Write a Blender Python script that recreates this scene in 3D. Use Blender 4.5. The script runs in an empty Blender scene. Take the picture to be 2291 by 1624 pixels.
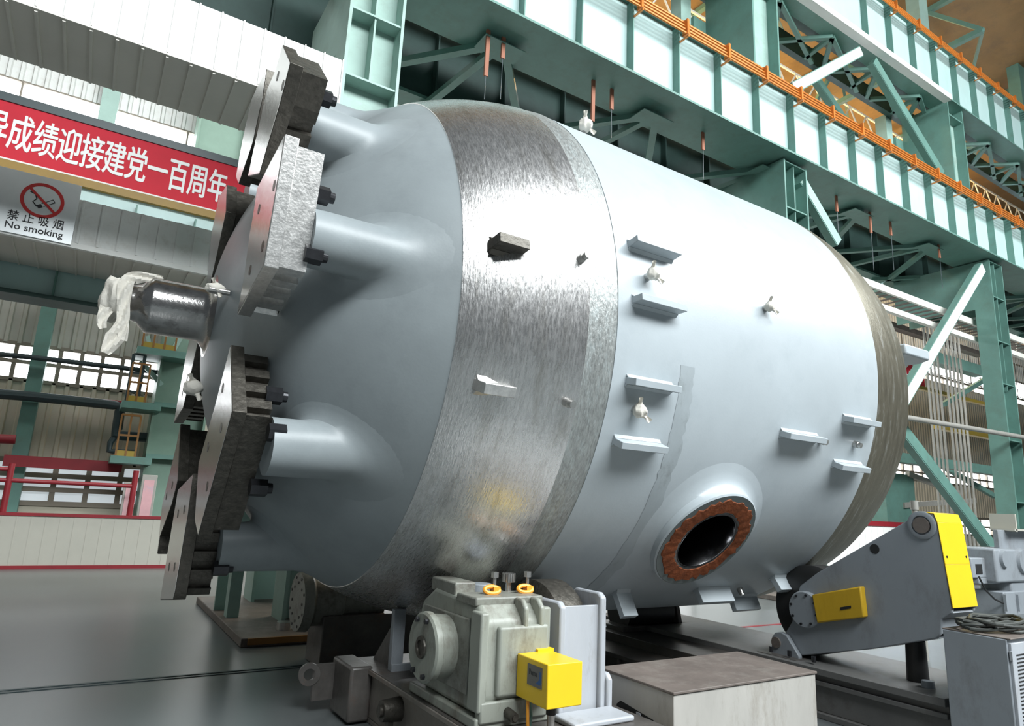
import bpy, math, random
from mathutils import Vector, Matrix
random.seed(7)
S = bpy.context.scene
COL = S.collection
rad = math.radians

# ------------------------------------------------------------------ camera
CAMX = Vector((0, 0, 1.7))
FPX = 1488.0
def cam_axes(yaw, pit, rol):
    fw = Vector((math.sin(yaw)*math.cos(pit), math.cos(yaw)*math.cos(pit), math.sin(pit)))
    r0 = Vector((math.cos(yaw), -math.sin(yaw), 0)); d0 = fw.cross(r0)
    r = r0*math.cos(rol) + d0*math.sin(rol); d = -r0*math.sin(rol) + d0*math.cos(rol)
    return r, d, fw
RI, DN, FW = cam_axes(rad(32.03), rad(12.13), rad(-2.65))
cd = bpy.data.cameras.new('camera'); cam = bpy.data.objects.new('camera', cd); COL.objects.link(cam)
M3 = Matrix((RI, -DN, -FW)).transposed()
cam.matrix_world = Matrix.Translation(CAMX) @ M3.to_4x4()
cd.sensor_width = 36; cd.lens = 36*FPX/2291; cd.clip_end = 400
S.camera = cam

# ------------------------------------------------------------------ light and exposure
W = bpy.data.worlds.new('hall_daylight'); S.world = W; W.use_nodes = True
wb = W.node_tree.nodes['Background']; wb.inputs['Color'].default_value = (0.80, 0.92, 1.0, 1); wb.inputs['Strength'].default_value = 0.09
def area(name, loc, target, sx, sy, power, col=(1, 1, 1)):
    l = bpy.data.lights.new(name, 'AREA'); l.shape = 'RECTANGLE'; l.size = sx; l.size_y = sy; l.energy = power; l.color = col
    o = bpy.data.objects.new(name, l); COL.objects.link(o); o.location = loc
    o.rotation_euler = (Vector(target)-Vector(loc)).to_track_quat('-Z', 'Y').to_euler(); return o
area('assumed_front_light', (11, -10.5, 17.5), (6, 7, 3), 34, 6, 16300, (0.93, 0.98, 1.0))  # unseen area lamp, assumed high behind the camera from the lit girder faces
area('next_bay_fill', (12, 15, 16.2), (12, 15.6, 0), 40, 1.5, 2000, (0.95, 1.0, 0.98))  # added fill lamp, hidden behind the lower girder to brighten the next bay
vs = S.view_settings
vs.view_transform = 'Standard'; vs.look = 'None'; vs.gamma = 1; vs.use_curve_mapping = False; vs.exposure = 0.0

# ------------------------------------------------------------------ helpers
def at(px, py, axis, val):
    """world point where the sight line of a photo pixel meets the plane axis = val"""
    d = RI*((px-1145.5)/FPX) + DN*((py-812.0)/FPX) + FW
    t = (val-CAMX[axis])/d[axis]
    return CAMX + d*t

class MB:
    def __init__(s): s.v = []; s.f = []
    def add(s, vs, fs):
        n = len(s.v); s.v += [tuple(v) for v in vs]; s.f += [tuple(i+n for i in f) for f in fs]; return s
    def box(s, x0, x1, y0, y1, z0, z1):
        v = [(x, y, z) for z in (z0, z1) for y in (y0, y1) for x in (x0, x1)]
        return s.add(v, [(0, 2, 3, 1), (4, 5, 7, 6), (0, 1, 5, 4), (2, 6, 7, 3), (0, 4, 6, 2), (1, 3, 7, 5)])
    def obox(s, c, ax, ay, az):
        c = Vector(c); ax, ay, az = Vector(ax), Vector(ay), Vector(az)
        v = [c+ax*i+ay*j+az*k for k in (-1, 1) for j in (-1, 1) for i in (-1, 1)]
        return s.add(v, [(0, 2, 3, 1), (4, 5, 7, 6), (0, 1, 5, 4), (2, 6, 7, 3), (0, 4, 6, 2), (1, 3, 7, 5)])
    def bar(s, p, q, w, h, up=(0, 0, 1)):
        p, q = Vector(p), Vector(q); d = (q-p); L = d.length; d.normalize()
        u = Vector(up); a = d.cross(u)
        if a.length < 1e-4: a = d.cross(Vector((1, 0, 0)))
        a.normalize(); b = a.cross(d).normalized()
        return s.obox((p+q)/2, a*(w/2), d*(L/2), b*(h/2))
    def frame(s, d):
        d = Vector(d).normalized(); a = d.orthogonal().normalized(); return d, a, d.cross(a)
    def cyl(s, p, q, r0, r1=None, n=20, caps=True):
        p, q = Vector(p), Vector(q); r1 = r0 if r1 is None else r1
        d, a, b = s.frame(q-p); v = []
        for c, r in ((p, r0), (q, r1)):
            for i in range(n):
                t = 2*math.pi*i/n; v.append(c+a*(r*math.cos(t))+b*(r*math.sin(t)))
        f = [(i, (i+1) % n, n+(i+1) % n, n+i) for i in range(n)]
        if caps: f += [tuple(range(n-1, -1, -1)), tuple(range(n, 2*n))]
        return s.add(v, f)
    def lathe(s, o, d, prof, n=48, closed=False):
        """prof: list of (distance along d, radius)"""
        o = Vector(o); d, a, b = s.frame(d); v = []; f = []
        for (h, r) in prof:
            for i in range(n):
                t = 2*math.pi*i/n; v.append(o+d*h+a*(r*math.cos(t))+b*(r*math.sin(t)))
        m = len(prof)
        for j in range(m if closed else m-1):
            j2 = (j+1) % m
            for i in range(n): f.append((j*n+i, j*n+(i+1) % n, j2*n+(i+1) % n, j2*n+i))
        if not closed:
            if prof[0][1] > 1e-5: f.append(tuple(range(n-1, -1, -1)))
            if prof[-1][1] > 1e-5: f.append(tuple((m-1)*n+i for i in range(n)))
        return s.add(v, f)
    def tube(s, pts, r, n=8, closed=False):
        pts = [Vector(p) for p in pts]; m = len(pts); v = []; f = []
        ref = None
        for k, p in enumerate(pts):
            if closed: d = pts[(k+1) % m]-pts[k-1]
            else: d = pts[min(k+1, m-1)]-pts[max(k-1, 0)]
            d.normalize()
            if ref is None: a = d.orthogonal().normalized()
            else:
                a = ref-d*ref.dot(d); a = a.normalized() if a.length > 1e-5 else d.orthogonal().normalized()
            ref = a; b = d.cross(a)
            rr = r[k] if isinstance(r, (list, tuple)) else r
            for i in range(n):
                t = 2*math.pi*i/n; v.append(p+a*(rr*math.cos(t))+b*(rr*math.sin(t)))
        for k in range(m if closed else m-1):
            k2 = (k+1) % m
            for i in range(n): f.append((k*n+i, k*n+(i+1) % n, k2*n+(i+1) % n, k2*n+i))
        if not closed: f += [tuple(range(n-1, -1, -1)), tuple((m-1)*n+i for i in range(n))]
        return s.add(v, f)
    def prism(s, poly, ext):
        poly = [Vector(p) for p in poly]; ext = Vector(ext); n = len(poly)
        v = poly+[p+ext for p in poly]
        f = [tuple(range(n-1, -1, -1)), tuple(range(n, 2*n))]+[(i, (i+1) % n, n+(i+1) % n, n+i) for i in range(n)]
        return s.add(v, f)
    def build(s, name, mat, parent=None, origin=None, bevel=0, smooth=True, seg=2, angle=35):
        org = Vector(origin) if origin is not None else Vector((0, 0, 0))
        sub = org.copy()
        if parent is not None:
            w = Vector((0, 0, 0)); p = parent
            while p is not None: w += p.location; p = p.parent
            sub = w
        me = bpy.data.meshes.new(name)
        me.from_pydata([tuple(Vector(v)-sub) for v in s.v], [], s.f); me.update()
        import bmesh
        bm = bmesh.new(); bm.from_mesh(me)
        if name not in ('lettering', 'logo_lettering'): bmesh.ops.recalc_face_normals(bm, faces=bm.faces)
        bm.to_mesh(me); bm.free()
        if smooth:
            me.polygons.foreach_set('use_smooth', [True]*len(me.polygons)); me.set_sharp_from_angle(angle=rad(angle))
        me.materials.append(mat)
        o = bpy.data.objects.new(name, me); COL.objects.link(o)
        if parent is not None: o.parent = parent
        else: o.location = org
        if bevel:
            b = o.modifiers.new('bevel', 'BEVEL'); b.width = bevel; b.segments = seg; b.limit_method = 'ANGLE'; b.angle_limit = rad(40); b.harden_normals = False
        return o

def thing(name, label, cat, loc=(0, 0, 0), group=None):
    o = bpy.data.objects.new(name, None); COL.objects.link(o); o.location = loc; o.empty_display_size = .1
    o['label'] = label; o['category'] = cat
    if group: o['group'] = group
    return o
def tag(o, label, cat, group=None):
    o['label'] = label; o['category'] = cat
    if group: o['group'] = group
    return o
def struct(o): o['kind'] = 'structure'; return o
def copy_thing(o, loc, label=None):
    c = o.copy(); COL.objects.link(c); c.location = loc
    if label: c['label'] = label
    def kids(a, b):
        for ch in [x for x in allobj if x.parent == a]:
            d = ch.copy(); COL.objects.link(d); d.parent = b; kids(ch, d)
    allobj = list(COL.objects); kids(o, c); return c

# ------------------------------------------------------------------ materials
def mat(name, col, rough=.5, metal=0., var=.0, vscale=6., dirt=None, damt=0., dscale=3., bump=0., bscale=40., stretch=(1, 1, 1), rvar=0., emit=None, estr=0., coat=0., dlo=.5):
    m = bpy.data.materials.new(name); m.use_nodes = True; nt = m.node_tree; N = nt.nodes; L = nt.links
    b = N['Principled BSDF']
    b.inputs['Roughness'].default_value = rough; b.inputs['Metallic'].default_value = metal
    b.inputs['Base Color'].default_value = (*col, 1)
    if coat: b.inputs['Coat Weight'].default_value = coat; b.inputs['Coat Roughness'].default_value = .15
    tc = N.new('ShaderNodeNewGeometry'); mp = N.new('ShaderNodeMapping'); mp.inputs['Scale'].default_value = stretch
    L.new(tc.outputs['Position'], mp.inputs['Vector'])
    out = None
    if var:
        n = N.new('ShaderNodeTexNoise'); n.inputs['Scale'].default_value = vscale; n.inputs['Detail'].default_value = 6; n.inputs['Roughness'].default_value = .65
        L.new(mp.outputs[0], n.inputs['Vector'])
        r = N.new('ShaderNodeValToRGB'); r.color_ramp.elements[0].position = .3; r.color_ramp.elements[1].position = .7
        r.color_ramp.elements[0].color = (*[c*(1-var) for c in col], 1); r.color_ramp.elements[1].color = (*[min(1, c*(1+var)) for c in col], 1)
        L.new(n.outputs['Fac'], r.inputs[0]); out = r.outputs[0]
        if rvar:
            mr = N.new('ShaderNodeMapRange'); mr.inputs['To Min'].default_value = max(.03, rough-rvar); mr.inputs['To Max'].default_value = min(1, rough+rvar)
            L.new(n.outputs['Fac'], mr.inputs['Value']); L.new(mr.outputs[0], b.inputs['Roughness'])
    if dirt:
        n2 = N.new('ShaderNodeTexNoise'); n2.inputs['Scale'].default_value = dscale; n2.inputs['Detail'].default_value = 9; n2.inputs['Roughness'].default_value = .75
        L.new(mp.outputs[0], n2.inputs['Vector'])
        r2 = N.new('ShaderNodeValToRGB'); r2.color_ramp.elements[0].position = dlo; r2.color_ramp.elements[1].position = min(1, dlo+.22)
        r2.color_ramp.elements[0].color = (0, 0, 0, 1); r2.color_ramp.elements[1].color = (damt, damt, damt, 1)
        L.new(n2.outputs['Fac'], r2.inputs[0])
        mx = N.new('ShaderNodeMix'); mx.data_type = 'RGBA'
        L.new(r2.outputs[0], mx.inputs['Factor'])
        if out: L.new(out, mx.inputs[6])
        else: mx.inputs[6].default_value = (*col, 1)
        mx.inputs[7].default_value = (*dirt, 1); out = mx.outputs[2]
    if out: L.new(out, b.inputs['Base Color'])
    if bump:
        n3 = N.new('ShaderNodeTexNoise'); n3.inputs['Scale'].default_value = bscale; n3.inputs['Detail'].default_value = 4
        L.new(mp.outputs[0], n3.inputs['Vector'])
        bp = N.new('ShaderNodeBump'); bp.inputs['Strength'].default_value = bump; bp.inputs['Distance'].default_value = .01
        L.new(n3.outputs['Fac'], bp.inputs['Height']); L.new(bp.outputs[0], b.inputs['Normal'])
    if emit: b.inputs['Emission Color'].default_value = (*emit, 1); b.inputs['Emission Strength'].default_value = estr
    return m

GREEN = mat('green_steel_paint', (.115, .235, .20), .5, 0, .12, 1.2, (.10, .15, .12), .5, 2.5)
GREEND = mat('shaded_green_steel_paint', (.035, .075, .066), .55, 0, .2, 1.5)  # green steel paint darkened for the shade behind and under the girders
GREENL = mat('pale_green_girder_paint', (.44, .60, .585), .45, 0, .06, 1.0, (.36, .48, .45), .5, 1.2, stretch=(1, 1, .4))
PALEG = mat('pale_green_column_paint', (.30, .44, .39), .5, 0, .08, 1.2, (.18, .22, .18), .4, 2)
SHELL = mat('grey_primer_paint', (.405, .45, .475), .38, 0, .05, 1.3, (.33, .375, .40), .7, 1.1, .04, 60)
HEADP = mat('grey_primer_paint_shaded', (.265, .298, .31), .42, 0, .08, 1.5, (.20, .228, .238), .6, 1.4, .04, 60)  # shell primer made darker, shade on the head put into the colour
PATCH = mat('bare_rubbed_paint', (.335, .375, .395), .45, 0, .10, 4, (.19, .21, .205), .8, 5, stretch=(1, .6, .6), dlo=.52)
BAND = mat('ground_steel', (.70, .69, .68), .28, .94, .14, 26, (.36, .335, .29), .7, 2.6, .26, 42, (3.0, .55, .55), .12, dlo=.50)
WELD = mat('ground_weld_steel', (.36, .375, .365), .42, .6, .3, 30, (.55, .62, .62), .8, 12, .5, 40, (2.5, .7, .7), .1, dlo=.5)
ENDB = mat('olive_bare_steel', (.17, .155, .115), .42, .65, .2, 5, (.50, .53, .54), .7, 5, .3, 30, (3, .6, .6), .1, dlo=.55)
PLATE = mat('brightened_milled_steel', (.72, .71, .69), .36, .9, .15, 25, (.14, .13, .115), .75, 9, .2, 60, (1, 1, 1), .08, dlo=.58)  # lightened for the bright reflection on nozzle plate B
PLATEF = mat('brushed_steel_face', (.58, .57, .56), .2, .97, .10, 20, None, 0, 1, .25, 40, (1, 3, .3), .06)
PLATED = mat('scaled_dark_steel', (.085, .078, .066), .45, .6, .35, 18, (.40, .38, .35), .5, 16, .5, 30, (1, 1, 1), .15, dlo=.62)
NUTM = mat('black_nut_steel', (.035, .036, .04), .35, .6, .2, 20)
STUDM = mat('stud_steel', (.55, .54, .52), .3, .9, .15, 30)
SNOUT = mat('forged_snout_steel', (.46, .45, .44), .2, .95, .2, 8, (.09, .085, .08), .85, 7, .15, 50, dlo=.53)
RUST = mat('rust_red_paper', (.20, .050, .012), .8, 0, .35, 9, (.34, .11, .04), .7, 16, .6, 30, dlo=.6)
BORE = mat('polished_bore_steel', (.30, .30, .31), .15, 1, .3, 6, (.06, .06, .06), .7, 6, .3, 10)
RIMG = mat('dark_grey_rim_paint', (.13, .155, .155), .5, 0, .1, 5)
CLOTH = mat('white_cotton_cloth', (.72, .69, .62), .9, 0, .1, 8, (.55, .50, .42), .4, 4, .5, 30)
GEAR = mat('grey_green_machine_paint', (.285, .30, .26), .42, 0, .1, 4, (.10, .075, .055), .9, 4.2, .15, 30, (1, 1, .45), dlo=.49)
GEARD = mat('oily_machine_paint', (.22, .225, .195), .45, 0, .2, 5, (.07, .05, .04), .9, 6, .2, 30, dlo=.48)
GREYP = mat('blue_grey_machine_paint', (.265, .29, .315), .42, 0, .06, 2, (.13, .125, .12), .6, 3, .06, 40, (1, 1, .5))
GREYL = mat('light_grey_machine_paint', (.40, .42, .45), .45, 0, .06, 3, (.20, .185, .165), .75, 3.5, .1, 40, (1, 1, .35), dlo=.55)
BEIGE = mat('dirty_beige_box_paint', (.40, .385, .355), .5, 0, .1, 3, (.22, .19, .15), .85, 3.5, .1, 40, (1, 1, .35), dlo=.50)
DIRTG = mat('dirty_grey_beam_paint', (.15, .148, .143), .5, 0, .15, 3, (.07, .06, .05), .8, 3, .15, 30)
BROWN = mat('dusty_brown_lid', (.145, .12, .105), .6, 0, .2, 4, (.26, .24, .21), .6, 5, .1, 30)
YEL = mat('yellow_safety_paint', (.80, .53, .015), .38, 0, .03, 3, (.35, .24, .06), .5, 7, .05, 40, dlo=.64)
YELW = mat('worn_yellow_paint', (.60, .37, .02), .45, 0, .1, 3, (.14, .10, .05), .9, 5, .1, 40, (1, 1, .3), dlo=.56)
FRAME = mat('oily_frame_steel', (.10, .092, .085), .4, .1, .3, 5, (.16, .07, .035), .6, 3, .2, 30, dlo=.55)
DKFRAME = mat('dark_oily_beam', (.05, .046, .042), .4, 0, .3, 5, (.10, .075, .055), .5, 3)
FRAMEW = mat('dirty_frame_side', (.24, .215, .19), .5, 0, .2, 4, (.17, .07, .03), .8, 2.2, .2, 30, dlo=.52)
BLACK = mat('black_rubber', (.018, .018, .018), .5)
ORANGE = mat('orange_shackle', (.80, .33, .03), .45, 0, .15, 12)
RED = mat('red_paint', (.24, .012, .02), .45, 0, .1, 3)
BANNER = mat('red_banner_cloth', (.58, .012, .032), .7, 0, .07, 1.5)
WHITE = mat('white_lettering', (.85, .85, .84), .6)
CLAD = mat('white_cladding', (.78, .78, .75), .5, 0, .03, 2)
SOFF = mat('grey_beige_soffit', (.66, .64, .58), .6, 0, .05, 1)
CLADG = mat('galvanised_cladding', (.62, .63, .61), .45, .1, .06, 2, (.42, .40, .36), .6, 4)
WALLC = mat('corrugated_wall_paint', (.42, .42, .37), .6, 0, .1, .8)
WALLB = mat('beige_wall_paint', (.50, .46, .37), .6, 0, .08, .8)
LOWW = mat('cream_partition_panels', (.46, .445, .385), .5, 0, .03, 2)
WIN = mat('bright_window_glass', (.9, .95, 1), .3, emit=(.93, .97, 1), estr=8.0)
WIND = mat('dim_window_glass', (.5, .55, .58), .3, 0, .2, 1.2, emit=(.80, .88, .92), estr=.50)
MULL = mat('brown_window_frame', (.23, .20, .16), .6)
PIPE = mat('dark_pipe_paint', (.03, .05, .055), .4)
ORRAIL = mat('orange_rail_paint', (.24, .11, .025), .5)
MIDG = mat('mid_green_column_paint', (.17, .27, .21), .5, 0, .1, 1.2)
YRAIL = mat('yellow_rail_paint', (.34, .24, .03), .5)
OCHRE = mat('ochre_rail_paint', (.26, .15, .012), .5, 0, .1, 3)
COPPER = mat('orange_conductor_bar', (.62, .20, .035), .3, .25, .15, 5, (.28, .10, .03), .6, 4)
RUSTW = mat('rusty_hanger', (.30, .12, .07), .7)
ROOF = mat('brown_roof_deck', (.22, .14, .06), .7, 0, .15, .6, (.10, .075, .055), .5, 1)
FLOOR = mat('grey_epoxy_floor', (.125, .138, .14), .30, 0, .08, .5, (.09, .10, .10), .5, 1.2, .03, 6, (1, .25, 1), .05)
GALV = mat('galvanised_conduit', (.34, .33, .30), .5, .2, .1, 5)
CABLE = mat('grey_black_cable', (.045, .05, .045), .6, 0, .3, 6)
SIGN = mat('sign_board_metal', (.62, .65, .66), .3, .3, .04, 2)
SIGNRED = mat('sign_red', (.62, .03, .03), .5)
INK = mat('sign_black', (.02, .02, .025), .5)
PINK = mat('pink_poster', (.62, .36, .38), .5, 0, .1, 2, (.30, .40, .55), .8, 3, dlo=.55)
LATT = mat('white_lattice_paint', (.75, .74, .68), .5)
LOGOP = mat('logo_plate_grey', (.14, .135, .13), .5)
BLUE = mat('logo_blue', (.02, .10, .30), .5)
TAN = mat('tan_walkway_edge', (.30, .26, .20), .6)

# text as mesh
def text_mb(body, bold=.0, depth=.004, res=3):
    cu = bpy.data.curves.new('lettering_curve', 'FONT'); cu.body = body; cu.extrude = depth; cu.offset = bold; cu.resolution_u = res; cu.align_x = 'CENTER'
    o = bpy.data.objects.new('lettering_curve', cu); COL.objects.link(o)
    bpy.context.view_layer.update()
    me = bpy.data.meshes.new_from_object(o.evaluated_get(bpy.context.evaluated_depsgraph_get()))
    vs_ = [v.co.copy() for v in me.vertices]; fs = [tuple(p.vertices) for p in me.polygons]
    bpy.data.objects.remove(o); bpy.data.curves.remove(cu); bpy.data.meshes.remove(me)
    return vs_, fs
def put_text(mb, body, origin, ex, ez, bold=0., depth=.004, lift=0.):
    """origin = base centre, ex = vector for one em across, ez = vector for one em up"""
    vs_, fs = text_mb(body, bold, depth); origin, ex, ez = Vector(origin), Vector(ex), Vector(ez)
    nrm = ex.cross(ez).normalized(); origin = origin+nrm*lift
    mb.add([origin+ex*v.x+ez*v.y+nrm*v.z for v in vs_], fs)

# ------------------------------------------------------------------ setting
YG = 9.2      # front face of the column row behind the vessel
o = MB().box(-40, 90, -16, 46, -.3, 0).build('floor', FLOOR, smooth=False); struct(o)
o = MB().box(-40, 90, 9.5, 46, 24.0, 24.3).build('ceiling', ROOF, smooth=False); struct(o)
YW = 22.0     # far wall
def corr(mb, x0, x1, y, z0, z1, pitch, depth):
    n = int((x1-x0)/pitch); poly = []
    for i in range(n):
        a = x0+i*pitch
        poly += [(a, y), (a+pitch*.55, y), (a+pitch*.65, y-depth), (a+pitch*.9, y-depth), (a+pitch, y)]
    v = []; f = []
    for (x, yy) in poly: v += [(x, yy, z0), (x, yy, z1)]
    for i in range(len(poly)-1): f.append((2*i, 2*i+2, 2*i+3, 2*i+1))
    mb.add(v, f); return mb
zb = lambda px, py, y: at(px, py, 1, y).z
# band heights of the far wall, read at its left part
zW = [0, zb(150, 1128, YW), zb(150, 1035, YW), zb(150, 893, YW), zb(150, 861, YW), zb(150, 783, YW), zb(150, 655, YW)]
wb_ = MB(); corr(wb_, -16, 70, YW, zW[2], zW[4], .32, .05); o = wb_.build('wall_back', WALLB, smooth=False); struct(o)
zWT = zb(0, 300, YW); zWS = zb(0, 168, YW)
wb_ = MB(); corr(wb_, -16, 70, YW, zW[5], zWT, .30, .07); o = wb_.build('wall_back.001', WALLC, smooth=False); struct(o)
o = MB().box(-16, 70, YW, YW+.2, 0, zW[1]).build('wall_back.002', WALLB, smooth=False); struct(o)
wb_ = MB(); corr(wb_, -16, 70, YW, zWS, 24, .30, .07); o = wb_.build('wall_back.003', CLADG, smooth=False); struct(o)
o = MB().box(70, 70.3, 9, 30, 0, 24).build('wall_right', GREEND, smooth=False); struct(o)
o = MB().box(-16.3, -16, 9, 30, 0, 24).build('wall_left', WALLC, smooth=False); struct(o)
def window(nm, x0, x1, z0, z1, nx, nz, pane, bw=.14):
    e = bpy.data.objects.new(nm, None); COL.objects.link(e); e.location = ((x0+x1)/2, YW, z0); struct(e)
    MB().box(x0, x1, YW+.10, YW+.14, z0, z1).build('window_pane', pane, e, smooth=False)
    m = MB()
    for i in range(nx+1):
        x = x0+(x1-x0)*i/nx; m.box(x-bw/2, x+bw/2, YW-.04, YW+.1, z0, z1)
    for k in range(nz+1):
        z = z0+(z1-z0)*k/nz; m.box(x0, x1, YW-.05, YW+.1, z-bw/2, z+bw/2)
    m.build('window_frame', MULL, e, smooth=False)
window('window_1', -6, 4.0, zW[4], zW[5], 20, 2, WIN, .10)
window('window_2', 4.0, 70, zW[4], zW[5], 60, 2, WIN, .12)
window('window_3', -6, 4, zW[1], zW[2], 13, 3, WIND, .13)
window('window_4', 4, 70, zW[1], zW[2], 40, 2, WIN, .14)
window('window_5', -16, 70, zWT, zWS, 40, 3, WIN, .05)
for px in (240, 492):
    x = at(px, 260, 1, YW-.3).x; struct(MB().box(x-.22, x+.22, YW-.4, YW-.1, zWT-.3, 24).build('trim_1', PALEG, smooth=False))

z5, z6 = zb(2080, 838, YW), zb(2080, 752, YW)
window('window_6', 27, 66, z5, z6, 26, 2, WIN, .14)
# slot rails let into the floor
m = MB(); m.box(-16, 2.3, 7.30, 7.335, 0, .006); m.box(-16, 2.3, 7.22, 7.255, 0, .006)
tag(m.build('floor_rail', PIPE, smooth=False), 'dark double rail strip let into the grey floor at left', 'rail')
tag(MB().box(6.0, 22, 7.34, 7.40, 0, .006).build('floor_line', RED, smooth=False), 'thin red line painted on the pale floor under the vessel', 'line')

# ------------------------------------------------------------------ the vessel
Y0, Z0, RT = 5.75, 3.10, 2.40
HA, HP, HX = 2.384, 2.08, 3.04
def prof(x):
    u = min(max((HX-x)/HA, 0), 1); r = RT*(1-u**HP)**(1/HP)
    if x > 6.156: r -= .155*((x-6.156)/.824)**1.7
    return r
def xdome(rho): return HX-HA*(max(0, 1-(rho/RT)**HP))**(1/HP)
def onv(x, th, rho):
    t = rad(th); return Vector((x, Y0-rho*math.cos(t), Z0+rho*math.sin(t)))
def radial(th): t = rad(th); return Vector((0, -math.cos(t), math.sin(t)))
def tang(th): t = rad(th); return Vector((0, math.sin(t), math.cos(t)))
V = thing('pressure_vessel', 'huge pale grey pressure vessel lying on rollers with a bright ground steel band', 'vessel', (4, Y0, Z0-RT))
AX = Vector((1, 0, 0)); OV = Vector((0, Y0, Z0))
X1, X2a, X2, X3 = 1.863, 2.70, 2.94, 6.156
pr = [(xdome(RT*math.sin(t)) , RT*math.sin(t)) for t in [i*.5*math.pi/90 for i in range(0, 70)]]
pr = [(HX-HA, 0.0)] + [(xdome(k*.03), k*.03) for k in range(1, int(prof(X1)/.03)+1)] + [(X1, prof(X1)), (X1+.0, prof(X1)-.02)]
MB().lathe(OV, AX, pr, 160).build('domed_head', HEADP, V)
n = 24; pr = [(X1, prof(X1)-.02)] + [(X1+(X2a-X1)*i/n, prof(X1+(X2a-X1)*i/n)+.006) for i in range(n+1)] + [(X2a, prof(X2a)-.02)]
o = MB().lathe(OV, AX, pr, 160).build('steel_band', BAND, V); o['label'] = 'shiny ground bare steel band'
pr = [(X2a, 2.3), (X2a, prof(X2a)-.004), (X2a+.05, prof(X2a+.05)-.012), (X2a+.1, prof(X2a+.1)+.004), (X2a+.17, prof(X2a+.17)+.008), (X2-.0, prof(X2)-.003), (X2, 2.3)]
o = MB().lathe(OV, AX, pr, 160).build('weld_ring', WELD, V); o['label'] = 'rough weld ring with streaks of primer'
XMW, THW = 4.335, -40.0
pr = [(X2, 2.3), (X2, RT), (HX+.1, RT)]+[(3.2+.06*i, RT) for i in range(44)]+[(X3-.2, RT), (X3, RT), (X3, 2.3)]
mb = MB().lathe(OV, AX, pr, 200)
axn = radial(THW); axo = Vector((XMW, Y0, Z0))
def near(v): w = Vector(v)-axo; h = w.dot(axn); return h > 0 and (w-axn*h).length < .56
mb.f = [f_ for f_ in mb.f if not all(near(mb.v[i]) for i in f_)]
mb.build('cylinder_shell', SHELL, V)
pr = [(X3, 2.3)] + [(X3+.83*i/10, prof(X3+.83*i/10)) for i in range(11)] + [(6.985, 2.23), (7.06, 2.21), (7.9, 1.5), (8.2, .8), (8.25, 0)]
o = MB().lathe(OV, AX, pr, 160).build('end_band', ENDB, V); o['label'] = 'olive bare steel rim at the far end'
# rubbed stripe down the shell
m = MB(); v = []; f = []; random.seed(3)
K = 60
for i in range(K+1):
    th = -8-62*i/K; w0 = 3.56+.02*random.random()+.05*(i/K); w1 = w0+.13+.03*random.random()
    v += [onv(w0, th, RT+.002), onv(w1, th, RT+.002)]
for i in range(K): f.append((2*i, 2*i+1, 2*i+3, 2*i+2))
m.add(v, f); o = m.build('rubbed_stripe', PATCH, V); o['label'] = 'darker rubbed stripe in the paint'

# welded brackets on the shell
def bracket(x0, x1, th, prot=.11, thick=.05, m_=SHELL, r=None, name='bracket'):
    r = RT if r is None else r
    rd, tg = radial(th), tang(th); c0 = onv(x0, th, r-.03); c1 = onv(x1, th, r-.03); h = tg*(thick/2)
    m = MB(); ext = rd*(prot+.03)
    # tapered plate: a little shorter at its outer edge, small weld fillet at the root
    m.prism([c0-h, c1-h, c1+h, c0+h], ext)
    for s_ in (-1, 1):
        a = onv(x0, th, r-.01)+tg*(s_*thick/2); b = onv(x1, th, r-.01)+tg*(s_*thick/2)
        m.prism([a, a+tg*s_*.03, a+rd*.035], b-a)
    return m.build(name, m_, V, bevel=.004)
for (x0, x1, th) in [(3.06, 3.5, 11.5), (3.06, 3.5, 1.2), (3.06, 3.5, -12.4), (3.06, 3.5, -22.6), (4.80, 5.30, -17.2), (5.62, 6.06, -12.1), (5.62, 6.06, -22.0)]:
    bracket(x0, x1, th)
for (x0, x1, th, p) in [(4.98, 5.42, -60, .14), (5.86, 6.22, -55, .15), (5.72, 6.1, -66, .15), (3.98, 4.14, -60, .22), (3.84, 4.0, -66, .22)]:
    bracket(x0, x1, th, p, .06)
for (th, m_) in ((6.5, PLATED), (-17.3, PLATE)):
    bracket(2.0, 2.23, th, .13, .07, m_, prof(2.1), 'lifting_pad')
def stud(x, th, r, L=.07, rr=.022):
    p = onv(x, th, r-.02); d = radial(th); m = MB()
    m.cyl(p, p+d*(L*.6+.02), rr*1.25, rr*1.25, 16); m.cyl(p+d*(L*.6+.02), p+d*(L+.02), rr, rr, 16)
    return m.build('stud', STUDM, V)
for (x, th) in ((2.63, 6.3), (2.615, -17.5)): stud(x, th, prof(x), .09, .026)
for (x, th) in ((5.87, -17.1), (5.36, -17.5), (3.22, 6.2), (3.19, -16.9), (4.55, 7.0), (3.46, 58.0), (5.62, -60.5)): stud(x, th, RT, .07, .024)
# lug at the far end
m = MB(); c = at(2022, 780, 0, 7.35)
m.prism([c+Vector((0, -.02, -.06)), c+Vector((0.5, -.02, -.06)), c+Vector((.6, .12, -.06)), c+Vector((.6, .4, -.06)), c+Vector((0, .6, -.06))], (0, 0, .12))
m.build('end_lug', SHELL, V, bevel=.02)

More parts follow.
